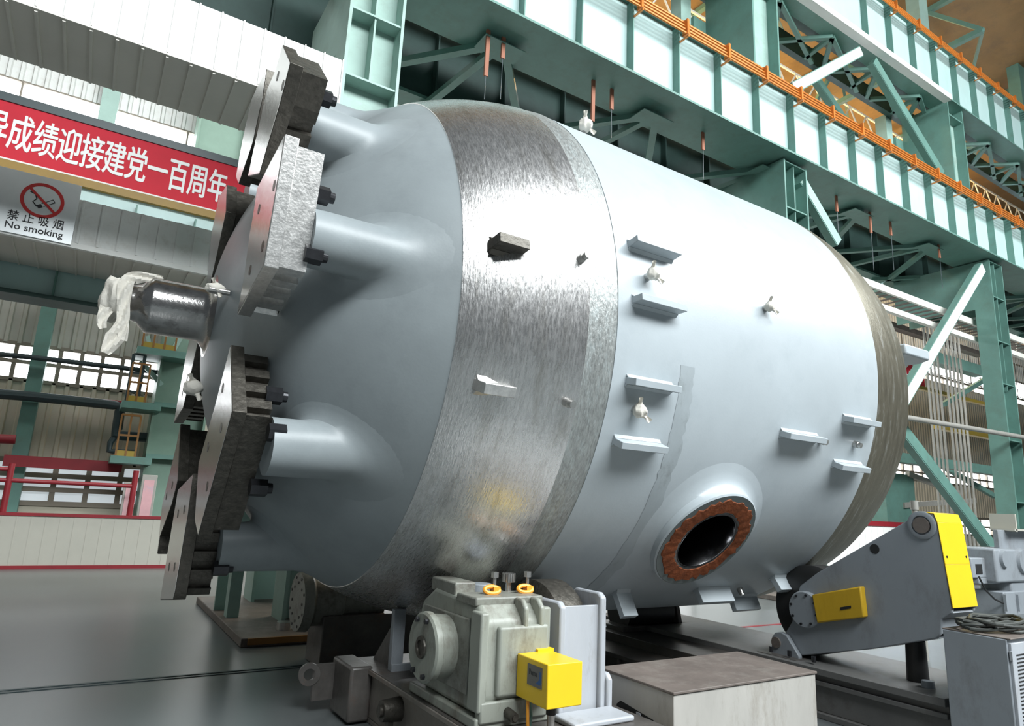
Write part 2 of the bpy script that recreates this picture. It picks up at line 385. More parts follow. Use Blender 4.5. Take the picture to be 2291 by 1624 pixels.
# manway
THM, XM = -40.0, 4.335
nm, tm = radial(THM), tang(THM)
pc = onv(XM, THM, RT+.10)
def ringp(r, hfun, n=72):
    out = []
    for i in range(n):
        a = 2*math.pi*i/n; ex, et = r*math.cos(a), r*math.sin(a); out.append(onv(XM, THM, 0)+AX*ex+tm*et+nm*hfun(et))
    return out
def loft(rings, close=True):
    m = MB(); n = len(rings[0]); v = [p for r_ in rings for p in r_]; f = []
    for j in range(len(rings)-1):
        for i in range(n): f.append((j*n+i, j*n+(i+1) % n, (j+1)*n+(i+1) % n, (j+1)*n+i))
    return m.add(v, f)
sh = lambda et: math.sqrt(RT*RT-et*et)
HF = RT+.10
RM = .475
MW = loft([ringp(RM, lambda e: HF), ringp(RM+.012, lambda e: HF-.012), ringp(RM+.015, lambda e: sh(e)*.5+HF*.5-.01), ringp(RM+.03, lambda e: sh(e)+.04), ringp(RM+.06, lambda e: sh(e)+.022), ringp(RM+.11, lambda e: sh(e)+.008), ringp(RM+.17, lambda e: sh(e)+.001), ringp(RM+.21, lambda e: sh(e)-.006)]).build('manway', SHELL, V)
loft([ringp(RM-.002, lambda e: HF+.001), ringp(.30, lambda e: HF+.001)]).build('rim_face', RIMG, MW)
random.seed(5); n = 72
jit = [.405+.04*random.random() for _ in range(n)]; jit2 = [.302+.012*random.random() for _ in range(n)]
base = onv(XM, THM, HF)
def jr(js, h): return [base+AX*(js[i]*math.cos(2*math.pi*i/n))+tm*(js[i]*math.sin(2*math.pi*i/n))+nm*(h*(1+.6*math.sin(i*2.3))) for i in range(n)]
loft([jr([j+.004 for j in jit], .001), jr(jit, .007), jr([.345]*n, .009), jr(jit2, .007), jr([j-.003 for j in jit2], .001)]).build('rust_red_gasket', RUST, MW)['label'] = 'ragged rust red protective ring'
loft([ringp(.30, lambda e: HF+.002), ringp(.285, lambda e: HF+.004), ringp(.275, lambda e: HF), ringp(.262, lambda e: HF-.05), ringp(.255, lambda e: HF-.45), ringp(.25, lambda e: HF-.50), ringp(.25, lambda e: HF-1.2), ringp(.001, lambda e: HF-1.25)]).build('bore', BORE, MW)['label'] = 'polished steel bore of the manway'

# head nozzles with their steel plates
XP, TP, TB = .70, .085, .165
def yz(px, py): p = at(px, py, 0, XP); return (p.y, p.z)
PL = {
 'A': [(633, 100), (650, 139), (629, 222), (580, 390), (555, 395), (571, 320), (598, 200), (616, 159)],
 'B': [(638.7, 299), (590, 594), (531, 704), (547, 618), (558, 530), (567, 481), (576, 420)],
 'D': [(516.5, 771), (520, 919), (511, 952), (443, 1199), (436, 1165), (444.5, 1037), (466.7, 959), (481.4, 908)],
 'G': [(433, 1059), (421.6, 1145), (391, 1326), (387, 1342), (358.6, 1342), (376, 1231), (389, 1154), (398.7, 1095)],
 'A2': [(596, 154), (588, 215), (566, 318), (534, 412), (528, 396), (545, 303), (563, 222)],
 'C': [(508, 413), (506, 473), (470, 640), (462, 640), (474, 520), (490, 440)],
 'E': [(452, 700), (444, 760), (410, 913), (389, 946), (399, 890), (414, 808), (432, 720)],
 'F': [(404, 948), (398, 1074), (385, 1126), (358, 1200), (352, 1240), (363, 1129), (395, 996)],
}
# nozzle axis (y, z) for each plate
NZ = {'A': (4.48, 4.27), 'B': (3.98, 3.27), 'D': (4.38, 2.0), 'G': (5.62, 1.30), 'A2': None, 'C': None, 'E': None, 'F': None}
HOLES = {'A': [(621, 170), (632, 191)], 'B': [(613, 415), (579, 468), (587, 551), (559, 604)], 'D': [(498, 868), (494, 957), (465, 1000), (463, 1088)],
         'G': [(412, 1140), (398, 1149), (390, 1268), (378, 1268)], 'E': [(408, 880), (418, 850)], 'F': [(385, 1085), (372, 1110)], 'A2': [], 'C': []}
NUTS = {'A': [(738, 224), (690, 332)], 'B': [(733, 441), (717, 574)], 'D': [(628, 887), (636, 970), (594, 1092)], 'G': [(508, 1271)], 'A2': [], 'C': [], 'E': [], 'F': []}
for k, px in PL.items():
    poly = [yz(*p) for p in px]
    cy = sum(p[0] for p in poly)/len(poly); cz = sum(p[1] for p in poly)/len(poly)
    if NZ[k]: ny, nz = NZ[k]
    else:
        a = math.atan2(cz-Z0, Y0-cy); ny, nz = Y0-1.75*math.cos(a), Z0+1.75*math.sin(a)
    # nozzle pipe running to the head with a flared weld at its foot
    rings = []
    def nring(r, fx, n=40):
        out = []
        for i in range(n):
            a = 2*math.pi*i/n; y, z = ny+r*math.cos(a), nz+r*math.sin(a); out.append(Vector((fx(math.hypot(y-Y0, z-Z0)), y, z)))
        return out
    rn = .185
    lim = lambda q: xdome(min(q, 2.3))
    rings = [nring(.001, lambda q: XP+TP+TB), nring(rn, lambda q: XP+TP+TB), nring(rn, lambda q: max(XP+TP+TB+.02, lim(q)-.12)), nring(rn+.012, lambda q: max(XP+TP+TB+.03, lim(q)-.06)), nring(rn+.05, lambda q: lim(q)-.022), nring(rn+.10, lambda q: lim(q)-.006), nring(rn+.15, lambda q: lim(q)+.004)]
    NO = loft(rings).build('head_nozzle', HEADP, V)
    # front plate
    m = MB(); m.prism([(XP, y, z) for (y, z) in poly], (TP, 0, 0))
    FP = m.build('clamp_plate', PLATE if k == 'B' else PLATED, NO, bevel=.004)  # plate B takes the lighter steel, its bright reflection put into the colour
    # polished front skin
    m = MB(); m.prism([(XP-.002, cy+(y-cy)*.985, cz+(z-cz)*.985) for (y, z) in poly], (.004, 0, 0)); m.build('plate_face', PLATEF, NO)
    for h in HOLES[k]:
        p = at(*h, 0, XP-.003); MB().cyl(p+Vector((-.0006, 0, 0)), p+Vector((.02, 0, 0)), .034, .034, 20).build('bolt_hole', PLATED, NO)
    # toothed block behind the plate
    q = [(cy+(y-cy)*.93, cz+(z-cz)*.93) for (y, z) in poly]; pts = []
    nq = len(q)
    for i in range(nq):
        a, b = Vector(q[i]), Vector(q[(i+1) % nq]); d = b-a; L = d.length
        out = Vector((d.y, -d.x)).normalized()
        if (a+b).dot(out)*.5 < Vector((cy, cz)).dot(out): out = -out
        teeth = {'A': (2, 3), 'B': (1,), 'D': (0,), 'G': (1,), 'E': (2,), 'F': (1,)}.get(k, ())
        if i in teeth and L > .2:
            nt_ = max(3, int(L/.13))
            for j in range(nt_):
                for (u, dep) in ((0, 0), (.5, 0), (.5, .05), (1, .05)):
                    pts.append(a+d*((j+u)/nt_)-out*dep)
        else: pts.append(a)
    m = MB(); m.prism([(XP+TP-.002, p.x, p.y) for p in pts], (TB, 0, 0)); m.build('toothed_block', PLATE if k == 'B' else PLATED, NO, smooth=False)
    for h in NUTS[k]:
        p = at(*h, 0, XP+TP+TB+.07); m = MB(); m.cyl((XP+TP+TB-.03, p.y, p.z), (XP+TP+TB+.075, p.y, p.z), .058, .058, 6); m.cyl((XP+TP+TB+.075, p.y, p.z), (XP+TP+TB+.11, p.y, p.z), .036, .034, 14)
        m.build('hex_nut', NUTM, NO, smooth=False)
# bare steel snout at the middle of the head
sn = MB().lathe((0, Y0, Z0), (1, 0, 0), [(.02, .0), (.02, .135), (.12, .135), (.17, .15), (.235, .215), (.25, .218), (.60, .218), (.63, .235), (.66, .28), (.675, .34)], 64).build('centre_snout', SNOUT, V)
sn['label'] = 'bare steel stepped snout'
for (px, py) in ((497, 652), (449, 872)):
    p = at(px, py, 0, .75); d = math.hypot(p.y-Y0, p.z-Z0); xx = xdome(min(d, 1.8)); p = at(px, py, 0, xx)
    MB().cyl((xx-.09, p.y, p.z), (xx+.05, p.y, p.z), .024, .024, 14).build('stud', STUDM, V)

# cloth wraps
def blob(c, r, seed, tails=(), squash=(1, 1, 1), n=22):
    rnd = random.Random(seed); ph = [rnd.uniform(0, 6) for _ in range(8)]; v = []; f = []; c = Vector(c)
    for i in range(n+1):
        t = math.pi*i/n
        for j in range(2*n):
            p = 2*math.pi*j/(2*n)
            d = Vector((math.sin(t)*math.cos(p), math.sin(t)*math.sin(p), math.cos(t)))
            k = 1+.07*math.sin(5*d.x+4*d.z+ph[0])+.06*math.sin(7*d.y-5*d.x+ph[1])+.02*math.sin(17*d.z+11*d.y+ph[2])+.02*math.sin(19*d.x+13*d.y+ph[3])
            v.append(c+Vector((d.x*squash[0], d.y*squash[1], d.z*squash[2]))*(r*k))
    for i in range(n):
        for j in range(2*n): f.append((i*2*n+j, i*2*n+(j+1) % (2*n), (i+1)*2*n+(j+1) % (2*n), (i+1)*2*n+j))
    m = MB().add(v, f)
    for (a, b, w) in tails: m = strip(m, a, b, w, rnd)
    return m
def strip(m, a, b, w, rnd, n=12, thick=.006):
    a, b = Vector(a), Vector(b); d = b-a; s = d.cross(Vector((.3, .8, .1))).normalized(); nn = d.cross(s).normalized(); v = []; f = []
    for i in range(n+1):
        t = i/n; ww = w*(1-.35*t)*(1+.25*math.sin(7*t+rnd.random()))
        for k in range(5):
            u = k/4-.5; q = a+d*t+s*(ww*u)+nn*(.35*w*math.sin(6*u+5*t)*.5); v += [q, q+nn*thick]
    for i in range(n):
        for k in range(4):
            b0 = (i*5+k)*2; b1 = ((i+1)*5+k)*2
            f += [(b0, b0+2, b1+2, b1), (b0+1, b1+1, b1+3, b0+3)]
    return m.add(v, f)
m = blob((.015, Y0, Z0), .175, 4, (), (.62, 1, 1.0))
rnd = random.Random(2)
def ribbon(m, path, ws, rnd, thick=.007):
    P = [Vector(p) for p in path]; L = []
    for i in range(len(P)-1):
        for k in range(6):
            t = k/6; p0, p1, p2, p3 = P[max(i-1, 0)], P[i], P[i+1], P[min(i+2, len(P)-1)]
            q = .5*((2*p1)+(p2-p0)*t+(2*p0-5*p1+4*p2-p3)*t*t+(3*p1-p0-3*p2+p3)*t**3); L.append((q, ws[i]+(ws[i+1]-ws[i])*t))
    v = []; f = []
    for i, (q, w) in enumerate(L):
        d = (L[min(i+1, len(L)-1)][0]-L[max(i-1, 0)][0]).normalized(); sd = d.cross(Vector((.15, 1, .1))).normalized(); nn = d.cross(sd).normalized()
        for k in range(7):
            u = k/6-.5; c = q+sd*(w*u)+nn*(.16*w*math.sin(9*u+1.3*i*.5)); v += [c, c+nn*thick]
    for i in range(len(L)-1):
        for k in range(6):
            b0 = (i*7+k)*2; b1 = ((i+1)*7+k)*2; f += [(b0, b0+2, b1+2, b1), (b0+1, b1+1, b1+3, b0+3)]
    return m.add(v, f)
yy = lambda x, dy, dz: (x, Y0+dy, Z0+dz)
ribbon(m, [yy(.30, -.05, .222), yy(.20, -.08, .20), yy(.09, -.13, .15), yy(.06, -.185, .08), yy(.065, -.20, -.06), yy(.08, -.20, -.20), yy(.05, -.20, -.33), yy(.0, -.2, -.47)], [.03, .07, .10, .10, .09, .08, .13, .05], rnd)
ribbon(m, [yy(.06, -.16, -.10), yy(.09, -.19, -.22), yy(.10, -.19, -.36)], [.05, .07, .06], rnd)
ribbon(m, [yy(-.03, -.12, -.10), yy(-.05, -.13, -.20), yy(-.03, -.13, -.27)], [.10, .07, .04], rnd)
tag(m.build('cloth_cover', CLOTH, origin=(0, Y0, Z0)), 'cream cloth tied over the end of the steel snout, long tail hanging down', 'cloth')
def wrap(c, d, r, seed, label, long=1.0):
    c, d = Vector(c), Vector(d).normalized(); rnd = random.Random(seed)
    sq = Vector((1, 1, 1)) + Vector((abs(d.x), abs(d.y), abs(d.z)))*(long-1)
    m = blob(c, r, seed, [(c+Vector((0, 0, r*.6)), c+Vector((-r*.7, -r*.8, r*1.7)), r*.8), (c, c+Vector((r*1.0, -r*.9, -r*1.5)), r*.9)], sq, 12)
    tag(m.build('cloth_wrap', CLOTH, origin=c), label, 'cloth', 'cloth wraps tied on the vessel studs')
p = at(482, 646, 0, .62); wrap(p, (1, 0, 0), .042, 11, 'small white cloth tied on a stud beside the steel snout', 1.7)
p = at(432, 868, 0, .62); wrap(p, (1, 0, 0), .06, 12, 'white cloth bundle on a stud low at the left edge of the head', 1.2)
p = onv(3.22, 6.2, RT+.065); wrap(p, radial(6), .048, 13, 'white cloth wrap between the upper pair of brackets, rust mark in its middle')
p = onv(3.19, -16.9, RT+.06); wrap(p, radial(-17), .05, 14, 'white cloth knot between the second pair of brackets from the top')
p = onv(4.55, 7.0, RT+.05); wrap(p, radial(7), .043, 15, 'white cloth wrap on the lone stud high on the right of the shell')
p = onv(3.46, 58.0, RT+.08); wrap(p, radial(58), .065, 16, 'white cloth wrap standing on the top outline of the vessel')

# ------------------------------------------------------------------ roller stands
def wheel(px_x0, x1, y, z, r, name, label):
    m = MB(); m.lathe((0, y, z), (1, 0, 0), [(px_x0, .05), (px_x0, r*.8), (px_x0+.02, r-.015), (px_x0+.03, r), (x1-.03, r), (x1-.02, r-.015), (x1, r*.8), (x1, .05)], 56)
    return m
R1 = thing('drive_roller_unit', 'grey green geared drive roller unit in front of the vessel, yellow box on its front', 'roller stand', (2.6, 4.15, 0))
WZ, WY, WR = .79, 4.13, .40
wheel(2.82, 3.10, WY, WZ, WR, '', '').build('roller_wheel', PLATED, R1)
MB().cyl((2.0, WY, WZ), (3.25, WY, WZ), .06, .06, 20).build('shaft', PLATED, R1)
# base frame
m = MB(); m.box(2.12, 3.30, 2.2, 5.7, .36, .40); m.box(2.16, 2.20, 2.2, 5.65, .04, .36); m.box(3.22, 3.26, 2.2, 5.65, .04, .36); m.box(2.16, 3.26, 2.2, 5.65, .0, .04); m.box(2.16, 3.26, 5.6, 5.65, .04, .36)
o = m.build('base_frame', FRAMEW, R1, bevel=.008)
MB().box(2.125, 3.295, 2.2, 5.69, .401, .404).build('oily_top', FRAME, R1, smooth=False)
m = MB(); m.box(2.24, 2.34, 5.15, 5.21, .404, .86); m.box(2.24, 2.7, 5.13, 5.16, .40, .46); m.build('post', GREYP, R1, bevel=.005)
m = MB(); m.prism([(2.28, 5.2, .40), (2.28, 5.62, .40), (2.28, 5.2, .80)], (.04, 0, 0)); m.build('gusset', FRAME, R1)
# end block with eye at the far left of the frame
m = MB(); m.box(1.98, 2.16, 5.3, 5.75, .02, .42); m.build('end_block', FRAME, R1, bevel=.02)
m = MB(); c = at(692, 1508, 1, 5.7); m.lathe(c, (0.2, 1, 0), [(-.02, .045), (-.02, .085), (.02, .085), (.02, .045)], 28, closed=True); m.box(c.x+.03, 2.2, 5.68, 5.72, c.z-.2, c.z+.07); m.build('lifting_eye', FRAME, R1)
m = MB(); c = Vector((2.12, 4.75, .25)); m.cyl(c+Vector((.06, 0, 0)), c+Vector((-.10, 0, 0)), .085, .07, 20); m.cyl(c+Vector((-.1, 0, 0)), c+Vector((-.12, 0, 0)), .04, .04, 12)
m.prism([c+Vector((-.05, -.03, -.02)), c+Vector((-.05, .06, -.02)), c+Vector((-.05, -.01, -.22))], (.04, 0, 0)); m.build('jack_pad', PLATED, R1)
# gearbox
GX0, GX1, GY0, GY1, GZ0, GZ1 = 2.15, 2.66, 3.66, 4.60, .44, 1.10
GB = MB()
sec = [(GY0, .56), (GY0, 1.0), (GY0+.09, 1.09), (GY0+.30, 1.11), (GY1-.25, 1.13), (GY1-.06, 1.02), (GY1, .85), (GY1-.02, .60), (GY1-.14, .47), (GY0+.1, .47)]
GB.prism([(GX0+.03, y, z) for (y, z) in sec], (GX1-GX0-.06, 0, 0))
gb = GB.build('gearbox_housing', GEAR, R1, bevel=.03, seg=3)
m = MB(); m.box(GX0+.02, GX1, GY0-.02, GY0+.05, .44, .56); m.box(GX0, GX1+.03, GY0, GY1, .404, .47); m.build('gearbox_foot', GEAR, R1, bevel=.012)
m = MB(); m.box(GX0+.12, GX1-.02, GY0-.035, GY0+.02, .58, .98); m.build('front_cover', GEAR, R1, bevel=.02, seg=3)
MB().box(GX0+.0, GX0+.06, GY0-.015, GY0+.12, .50, 1.06).build('gearbox_flange', GEAR, R1, bevel=.012)
MB().box(GX1-.06, GX1, GY0-.02, GY0+.12, .55, 1.08).build('gearbox_flange', GEAR, R1, bevel=.012)
m = MB(); m.box(GX0+.015, GX0+.04, GY0+.15, GY1-.12, .56, 1.0); m.build('side_panel', GEARD, R1, bevel=.008)
# top plate, lugs and fittings
m = MB(); m.box(GX0+.04, GX0+.20, GY0+.42, GY1-.16, 1.10, 1.19); m.box(GX0+.02, GX1+.02, GY0+.10, GY0+.36, 1.08, 1.135); m.build('top_cover', GEARD, R1, bevel=.012)
m = MB(); m.cyl((GX0+.28, GY0+.5, 1.10), (GX0+.28, GY0+.5, 1.17), .085, .08, 28); m.build('filler_cap', GREYP, R1, bevel=.006)
for dx in (.30, .42):
    m = MB(); m.prism([(GX0+dx, GY0-.03, .95), (GX0+dx, GY0+.10, .95), (GX0+dx, GY0+.10, 1.13), (GX0+dx, GY0+.02, 1.13), (GX0+dx, GY0-.03, 1.08)], (.035, 0, 0)); m.build('clevis_lug', GEAR, R1, bevel=.012)
for dx in (.24, .50):
    c = Vector((GX0+dx, GY0+.25, 1.135)); m = MB(); m.cyl(c, c+Vector((0, 0, .13)), .011, .011, 10); m.cyl(c+Vector((0, 0, .10)), c+Vector((0, 0, .135)), .026, .026, 6); m.build('top_bolt', STUDM, R1, smooth=False)
    m = MB(); pts = [c+Vector((.055*math.cos(t)-.03, -.02+.03*math.sin(t)*.5, .025+.02*math.sin(t))) for t in [i*2*math.pi/20 for i in range(20)]]
    m.tube(pts, .014, 8, closed=True); m.box(c.x-.02, c.x+.03, c.y-.03, c.y+.02, c.z+.005, c.z+.045); m.build('lifting_ring', ORANGE, R1)['label'] = 'orange swivel lifting ring'
c = Vector((GX0+.40, GY0+.33, 1.135)); m = MB(); m.cyl(c, c+Vector((0, 0, .06)), .02, .02, 12)
for i in range(18):
    a = 2*math.pi*i/18; m.obox(c+Vector((.038*math.cos(a), .038*math.sin(a), .09)), Vector((math.cos(a), math.sin(a), 0))*.007, Vector((-math.sin(a), math.cos(a), 0))*.005, Vector((0, 0, .028)))
m.cyl(c+Vector((0, 0, .06)), c+Vector((0, 0, .118)), .037, .037, 24); m.build('breather_cap', STUDM, R1)
# round bearing cover on the left
m = MB(); m.lathe((0, WY, WZ), (1, 0, 0), [(2.0, .06), (2.0, .20), (2.012, .215), (2.05, .215), (2.06, .20), (2.20, .19)], 56); cv = m.build('bearing_cover', GEAR, R1)
m = MB(); m.lathe((0, WY, WZ), (1, 0, 0), [(1.995, .07), (1.985, .066), (1.985, .045), (2.03, .04), (2.03, .0)], 32); m.build('shaft_end', PLATED, cv)
for a in (65, 110, 250, 300):
    p = Vector((2.0, WY+.175*math.cos(rad(a)), WZ+.175*math.sin(rad(a)))); MB().cyl(p, p+Vector((-.02, 0, 0)), .018, .018, 6).build('cover_bolt', NUTM, cv, smooth=False)
# motor bell, yellow box, oil sight plug
m = MB(); m.cyl((2.58, 3.67, .66), (2.58, 3.60, .66), .13, .13, 36); m.build('motor_flange', GEAR, R1, bevel=.008)
m = MB(); m.box(2.40, 2.652, 3.30, 3.62, .585, .825); m.build('yellow_cover_box', YEL, R1, bevel=.006); yb = COL.objects[-1] if False else None
m = MB(); m.box(2.54, 2.66, 3.60, 3.66, .80, .84); m.build('cover_tab', YEL, R1)
m = MB(); m.box(2.397, 2.399, 3.35, 3.50, .68, .795); lp = m.build('logo_plate', LOGOP, R1, smooth=False)
m = MB(); put_text(m, 'Pema', (2.3965, 3.442, .738), (0, -.038, 0), (0, 0, .045), .012, .0006); m.build('logo_lettering', INK, lp, smooth=False)
m = MB(); m.prism([(2.3968, 3.375, .77), (2.3968, 3.36, .77), (2.3968, 3.36, .70), (2.3968, 3.415, .70), (2.3968, 3.395, .712), (2.3968, 3.375, .73)], (.0006, 0, 0)); m.build('logo_mark', BLUE, lp, smooth=False)
m = MB(); m.cyl((2.36, 3.70, .50), (2.36, 3.56, .48), .03, .03, 16); m.cyl((2.36, 3.56, .48), (2.36, 3.55, .48), .018, .018, 12); m.build('drain_plug', PLATED, R1)
m = MB(); m.cyl((2.52, 3.42, .585), (2.52, 3.42, .52), .03, .03, 16); m.build('cable_gland', BLACK, R1)
m = MB(); m.cyl((2.52, 3.42, .52), (2.52, 3.42, .38), .022, .022, 14); m.build('sensor_tube', STUDM, R1)
m = MB(); m.cyl((2.52, 3.42, .38), (2.52, 3.42, .10), .026, .026, 14); m.build('sensor_tip', RED, R1)
m = MB(); m.tube([(2.42, 3.52, .60), (2.41, 3.50, .50), (2.42, 3.50, .35), (2.44, 3.5, .05)], .010, 8); m.build('orange_cable', ORANGE, R1)
m = MB(); m.tube([(2.44, 3.53, .60), (2.45, 3.52, .50), (2.435, 3.52, .35), (2.45, 3.52, .05)], .008, 8); m.build('green_cable', GREEN, R1)
# wheel brackets at the right
for (xa, zt, mm) in ((2.75, 1.10, GREYL), (3.09, 1.15, GREYL)):
    m = MB(); m.prism([(xa, 3.66, .404), (xa, 3.66, zt-.03), (xa, 3.70, zt), (xa, 3.95, zt), (xa, 4.40, .80), (xa, 4.62, .404)], (.05, 0, 0)); m.build('wheel_bracket', mm, R1, bevel=.012)
m = MB(); m.box(2.80, 3.09, 3.69, 3.71, .404, 1.07); m.build('wheel_guard', GREYL, R1, bevel=.004)
m = MB(); m.prism([(3.14, 3.64, .404), (3.14, 3.64, .60), (3.14, 3.67, .64), (3.14, 3.95, .64), (3.14, 3.95, .404)], (.045, 0, 0)); m.box(2.7, 3.18, 3.42, 3.66, .404, .44); m.build('step_bracket', GREYL, R1, bevel=.012)

# far side gear motor and its twin, seen below the head
R3 = thing('idler_gear_unit', 'dim grey green gear motor behind the vessel, just left of the drive roller frame', 'gear motor', (2.3, 7.3, 0))
c1 = at(690, 1345, 1, 7.35)
m = MB(); m.lathe((0, c1.y, c1.z), (1, 0, 0), [(c1.x-.12, .05), (c1.x-.12, .29), (c1.x-.02, .30), (c1.x+.02, .25), (c1.x+.32, .23), (c1.x+.34, .19), (c1.x+.8, .18)], 48); m.build('motor_body', GEARD, R3)
for i in range(16):
    a = 2*math.pi*i/16; rr = .25 if i % 2 else .19; p = Vector((c1.x-.122, c1.y+rr*math.cos(a), c1.z+rr*math.sin(a))); MB().cyl(p+Vector((-.004, 0, 0)), p+Vector((.01, 0, 0)), .014, .014, 10).build('face_hole', BLACK, R3)
m = MB(); m.box(c1.x+.1, c1.x+2.3, 7.1, 7.6, 0, c1.z-.12); m.build('motor_stand', FRAME, R3, bevel=.01)  # drawn out long to put darkness into the gap behind the gearbox post

# arm stand on the right
R2 = thing('swing_arm_roller', 'grey swing arm roller with yellow end cover holding the far end of the vessel', 'roller arm', (6.2, 3.6, 0))
XA = 5.97
def pa(px, py): return at(px, py, 0, XA)
out = [(1757, 1470), (1746, 1440), (1757, 1415), (1772, 1390), (1778, 1345), (1790, 1310), (1830, 1280), (2040, 1158), (2062, 1147), (2088, 1150), (2096, 1170), (2130, 1360), (2128, 1372), (2106, 1385), (2104, 1418), (2096, 1428), (1950, 1452)]
poly = [pa(*p) for p in out]
def arm_plate(x, w): 
    m = MB(); m.prism([Vector((x, p.y, p.z)) for p in poly], (w, 0, 0)); return m
arm_plate(XA, .04).build('side_plate', GREYP, R2, bevel=.008); arm_plate(XA+.36, .04).build('side_plate', GREYP, R2, bevel=.008)
q = poly
for (i, j) in ((7, 8), (8, 9), (9, 10), (12, 13), (13, 14), (15, 16), (16, 0)):
    a, b = q[i], q[j]; v = [Vector((XA+.03, a.y, a.z)), Vector((XA+.37, a.y, a.z)), Vector((XA+.37, b.y, b.z)), Vector((XA+.03, b.y, b.z))]
    d = (b-a).normalized(); nr = Vector((0, d.z, -d.y))*.02
    MB().prism(v, -nr).build('web_plate', GREYP, R2)
# yellow wrap cover
yl = [q[8], q[9], q[10], q[10].lerp(q[11], .5), q[11]]
m = MB(); prev = None; ctr = pa(1950, 1300)
def outw(p): d = Vector((0, p.y-ctr.y, p.z-ctr.z)).normalized(); return Vector((0, p.y, p.z))+d*.012, Vector((0, p.y, p.z))+d*.004
for a, b in zip(yl[:-1], yl[1:]):
    (ao, ai), (bo, bi) = outw(a), outw(b)
    m.prism([ai+Vector((XA-.005, 0, 0)), ao+Vector((XA-.005, 0, 0)), bo+Vector((XA-.005, 0, 0)), bi+Vector((XA-.005, 0, 0))], (.41, 0, 0))
m.build('yellow_end_cover', YEL, R2, bevel=.004)['label'] = 'yellow end cover'
for (px, py) in ((2103, 1245), (2120, 1355)):
    for xx in (XA+.04, XA+.36):
        p = pa(px, py); p = Vector((xx, p.y-.03, p.z)); MB().cyl(p+Vector((0, .02, 0)), p+Vector((0, -.006, 0)), .010, .010, 10).build('cover_screw', NUTM, R2)
p = pa(2063, 1175); m = MB(); m.lathe((0, p.y, p.z), (1, 0, 0), [(XA+.02, .115), (XA-.012, .115), (XA-.018, .105), (XA-.018, .078), (XA-.002, .076)], 40); m.build('pin_boss', GREYP, R2)
m = MB(); m.cyl((XA-.022, p.y, p.z), (XA+.42, p.y, p.z), .066, .066, 32); m.build('pivot_pin', BROWN, R2)
p = pa(1957, 1228); m = MB(); m.cyl((XA-.003, p.y, p.z), (XA+.01, p.y, p.z), .042, .042, 24); m.build('plate_hole', BLACK, R2)
p = pa(1806, 1363); HC = p
m = MB(); m.lathe((0, p.y, p.z), (1, 0, 0), [(XA+.02, .165), (XA-.045, .165), (XA-.055, .155), (XA-.055, .0)], 56); hub = m.build('bearing_cap', GREYP, R2)
for i in range(8):
    a = 2*math.pi*(i+.3)/8; s_ = Vector((XA-.055, p.y+.135*math.cos(a), p.z+.135*math.sin(a))); MB().cyl(s_+Vector((.01, 0, 0)), s_+Vector((-.012, 0, 0)), .012, .012, 6).build('cap_bolt', NUTM, hub, smooth=False)
# worn yellow box on the arm
c = [pa(1826, 1330), pa(1935, 1311), pa(1943, 1380), pa(1838, 1393)]
m = MB(); m.prism([Vector((XA+.002, v.y, v.z)) for v in c], (-.075, 0, 0)); yx = m.build('yellow_gear_cover', YELW, R2, bevel=.012); yx['label'] = 'scuffed yellow cover box'
m = MB(); a, b = pa(1891, 1361), pa(1915, 1357); m.prism([Vector((XA-.075, a.y, a.z-.012)), Vector((XA-.075, b.y, b.z-.012)), Vector((XA-.075, b.y, b.z+.012)), Vector((XA-.075, a.y, a.z+.012))], (-.002, 0, 0)); m.build('cover_slot', BLACK, yx, smooth=False)
wheel(XA+.05, XA+.35, HC.y, HC.z, WR, '', '').build('roller_wheel', BLACK, R2)
# foot clevis
fo = [(1734, 1470), (1735, 1425), (1742, 1414), (1755, 1413), (1768, 1420), (1797, 1468), (1796, 1482), (1734, 1476)]
m = MB(); m.prism([Vector((XA-.06, pa(*v).y, pa(*v).z)) for v in fo], (.05, 0, 0)); m.build('pivot_bracket', GREYP, R2, bevel=.008)
p = pa(1746, 1436); m = MB(); m.cyl((XA-.075, p.y, p.z), (XA+.45, p.y, p.z), .05, .05, 28); m.build('pivot_pin', BROWN, R2)
m = MB(); m.box(XA-.22, XA+.9, 2.8, 6.9, .36, .42); m.box(XA-.16, XA-.12, 2.8, 6.9, .05, .36); m.box(XA-.2, XA-.1, 2.8, 6.9, .27, .31); m.box(XA+.8, XA+.84, 2.8, 6.9, .05, .36); m.box(XA-.2, XA+.88, 2.8, 6.9, 0, .05)
m.build('base_beam', DIRTG, R2, bevel=.006)
p = pa(1746, 1436); m = MB(); m.box(XA-.16, XA+.2, p.y-.28, p.y+.15, .42, p.z-.10); m.build('foot_plate', FRAME, R2, bevel=.006)
for yy in (3.95, 4.2, 4.4): MB().cyl((XA-.12, yy, .44), (XA-.12, yy, .49), .02, .02, 6).build('foot_bolt', NUTM, R2, smooth=False)
p = pa(2020, 1450); m = MB(); m.cyl((XA+.2, p.y, .42), (XA+.2, p.y, p.z+.05), .085, .075, 24); m.build('lift_cylinder', BLACK, R2)
p = pa(2005, 1520); m = MB(); m.cyl((XA+.05, 3.05, .42), (XA+.05, 3.05, .47), .05, .045, 20); m.build('grease_cup', GREYP, R2)
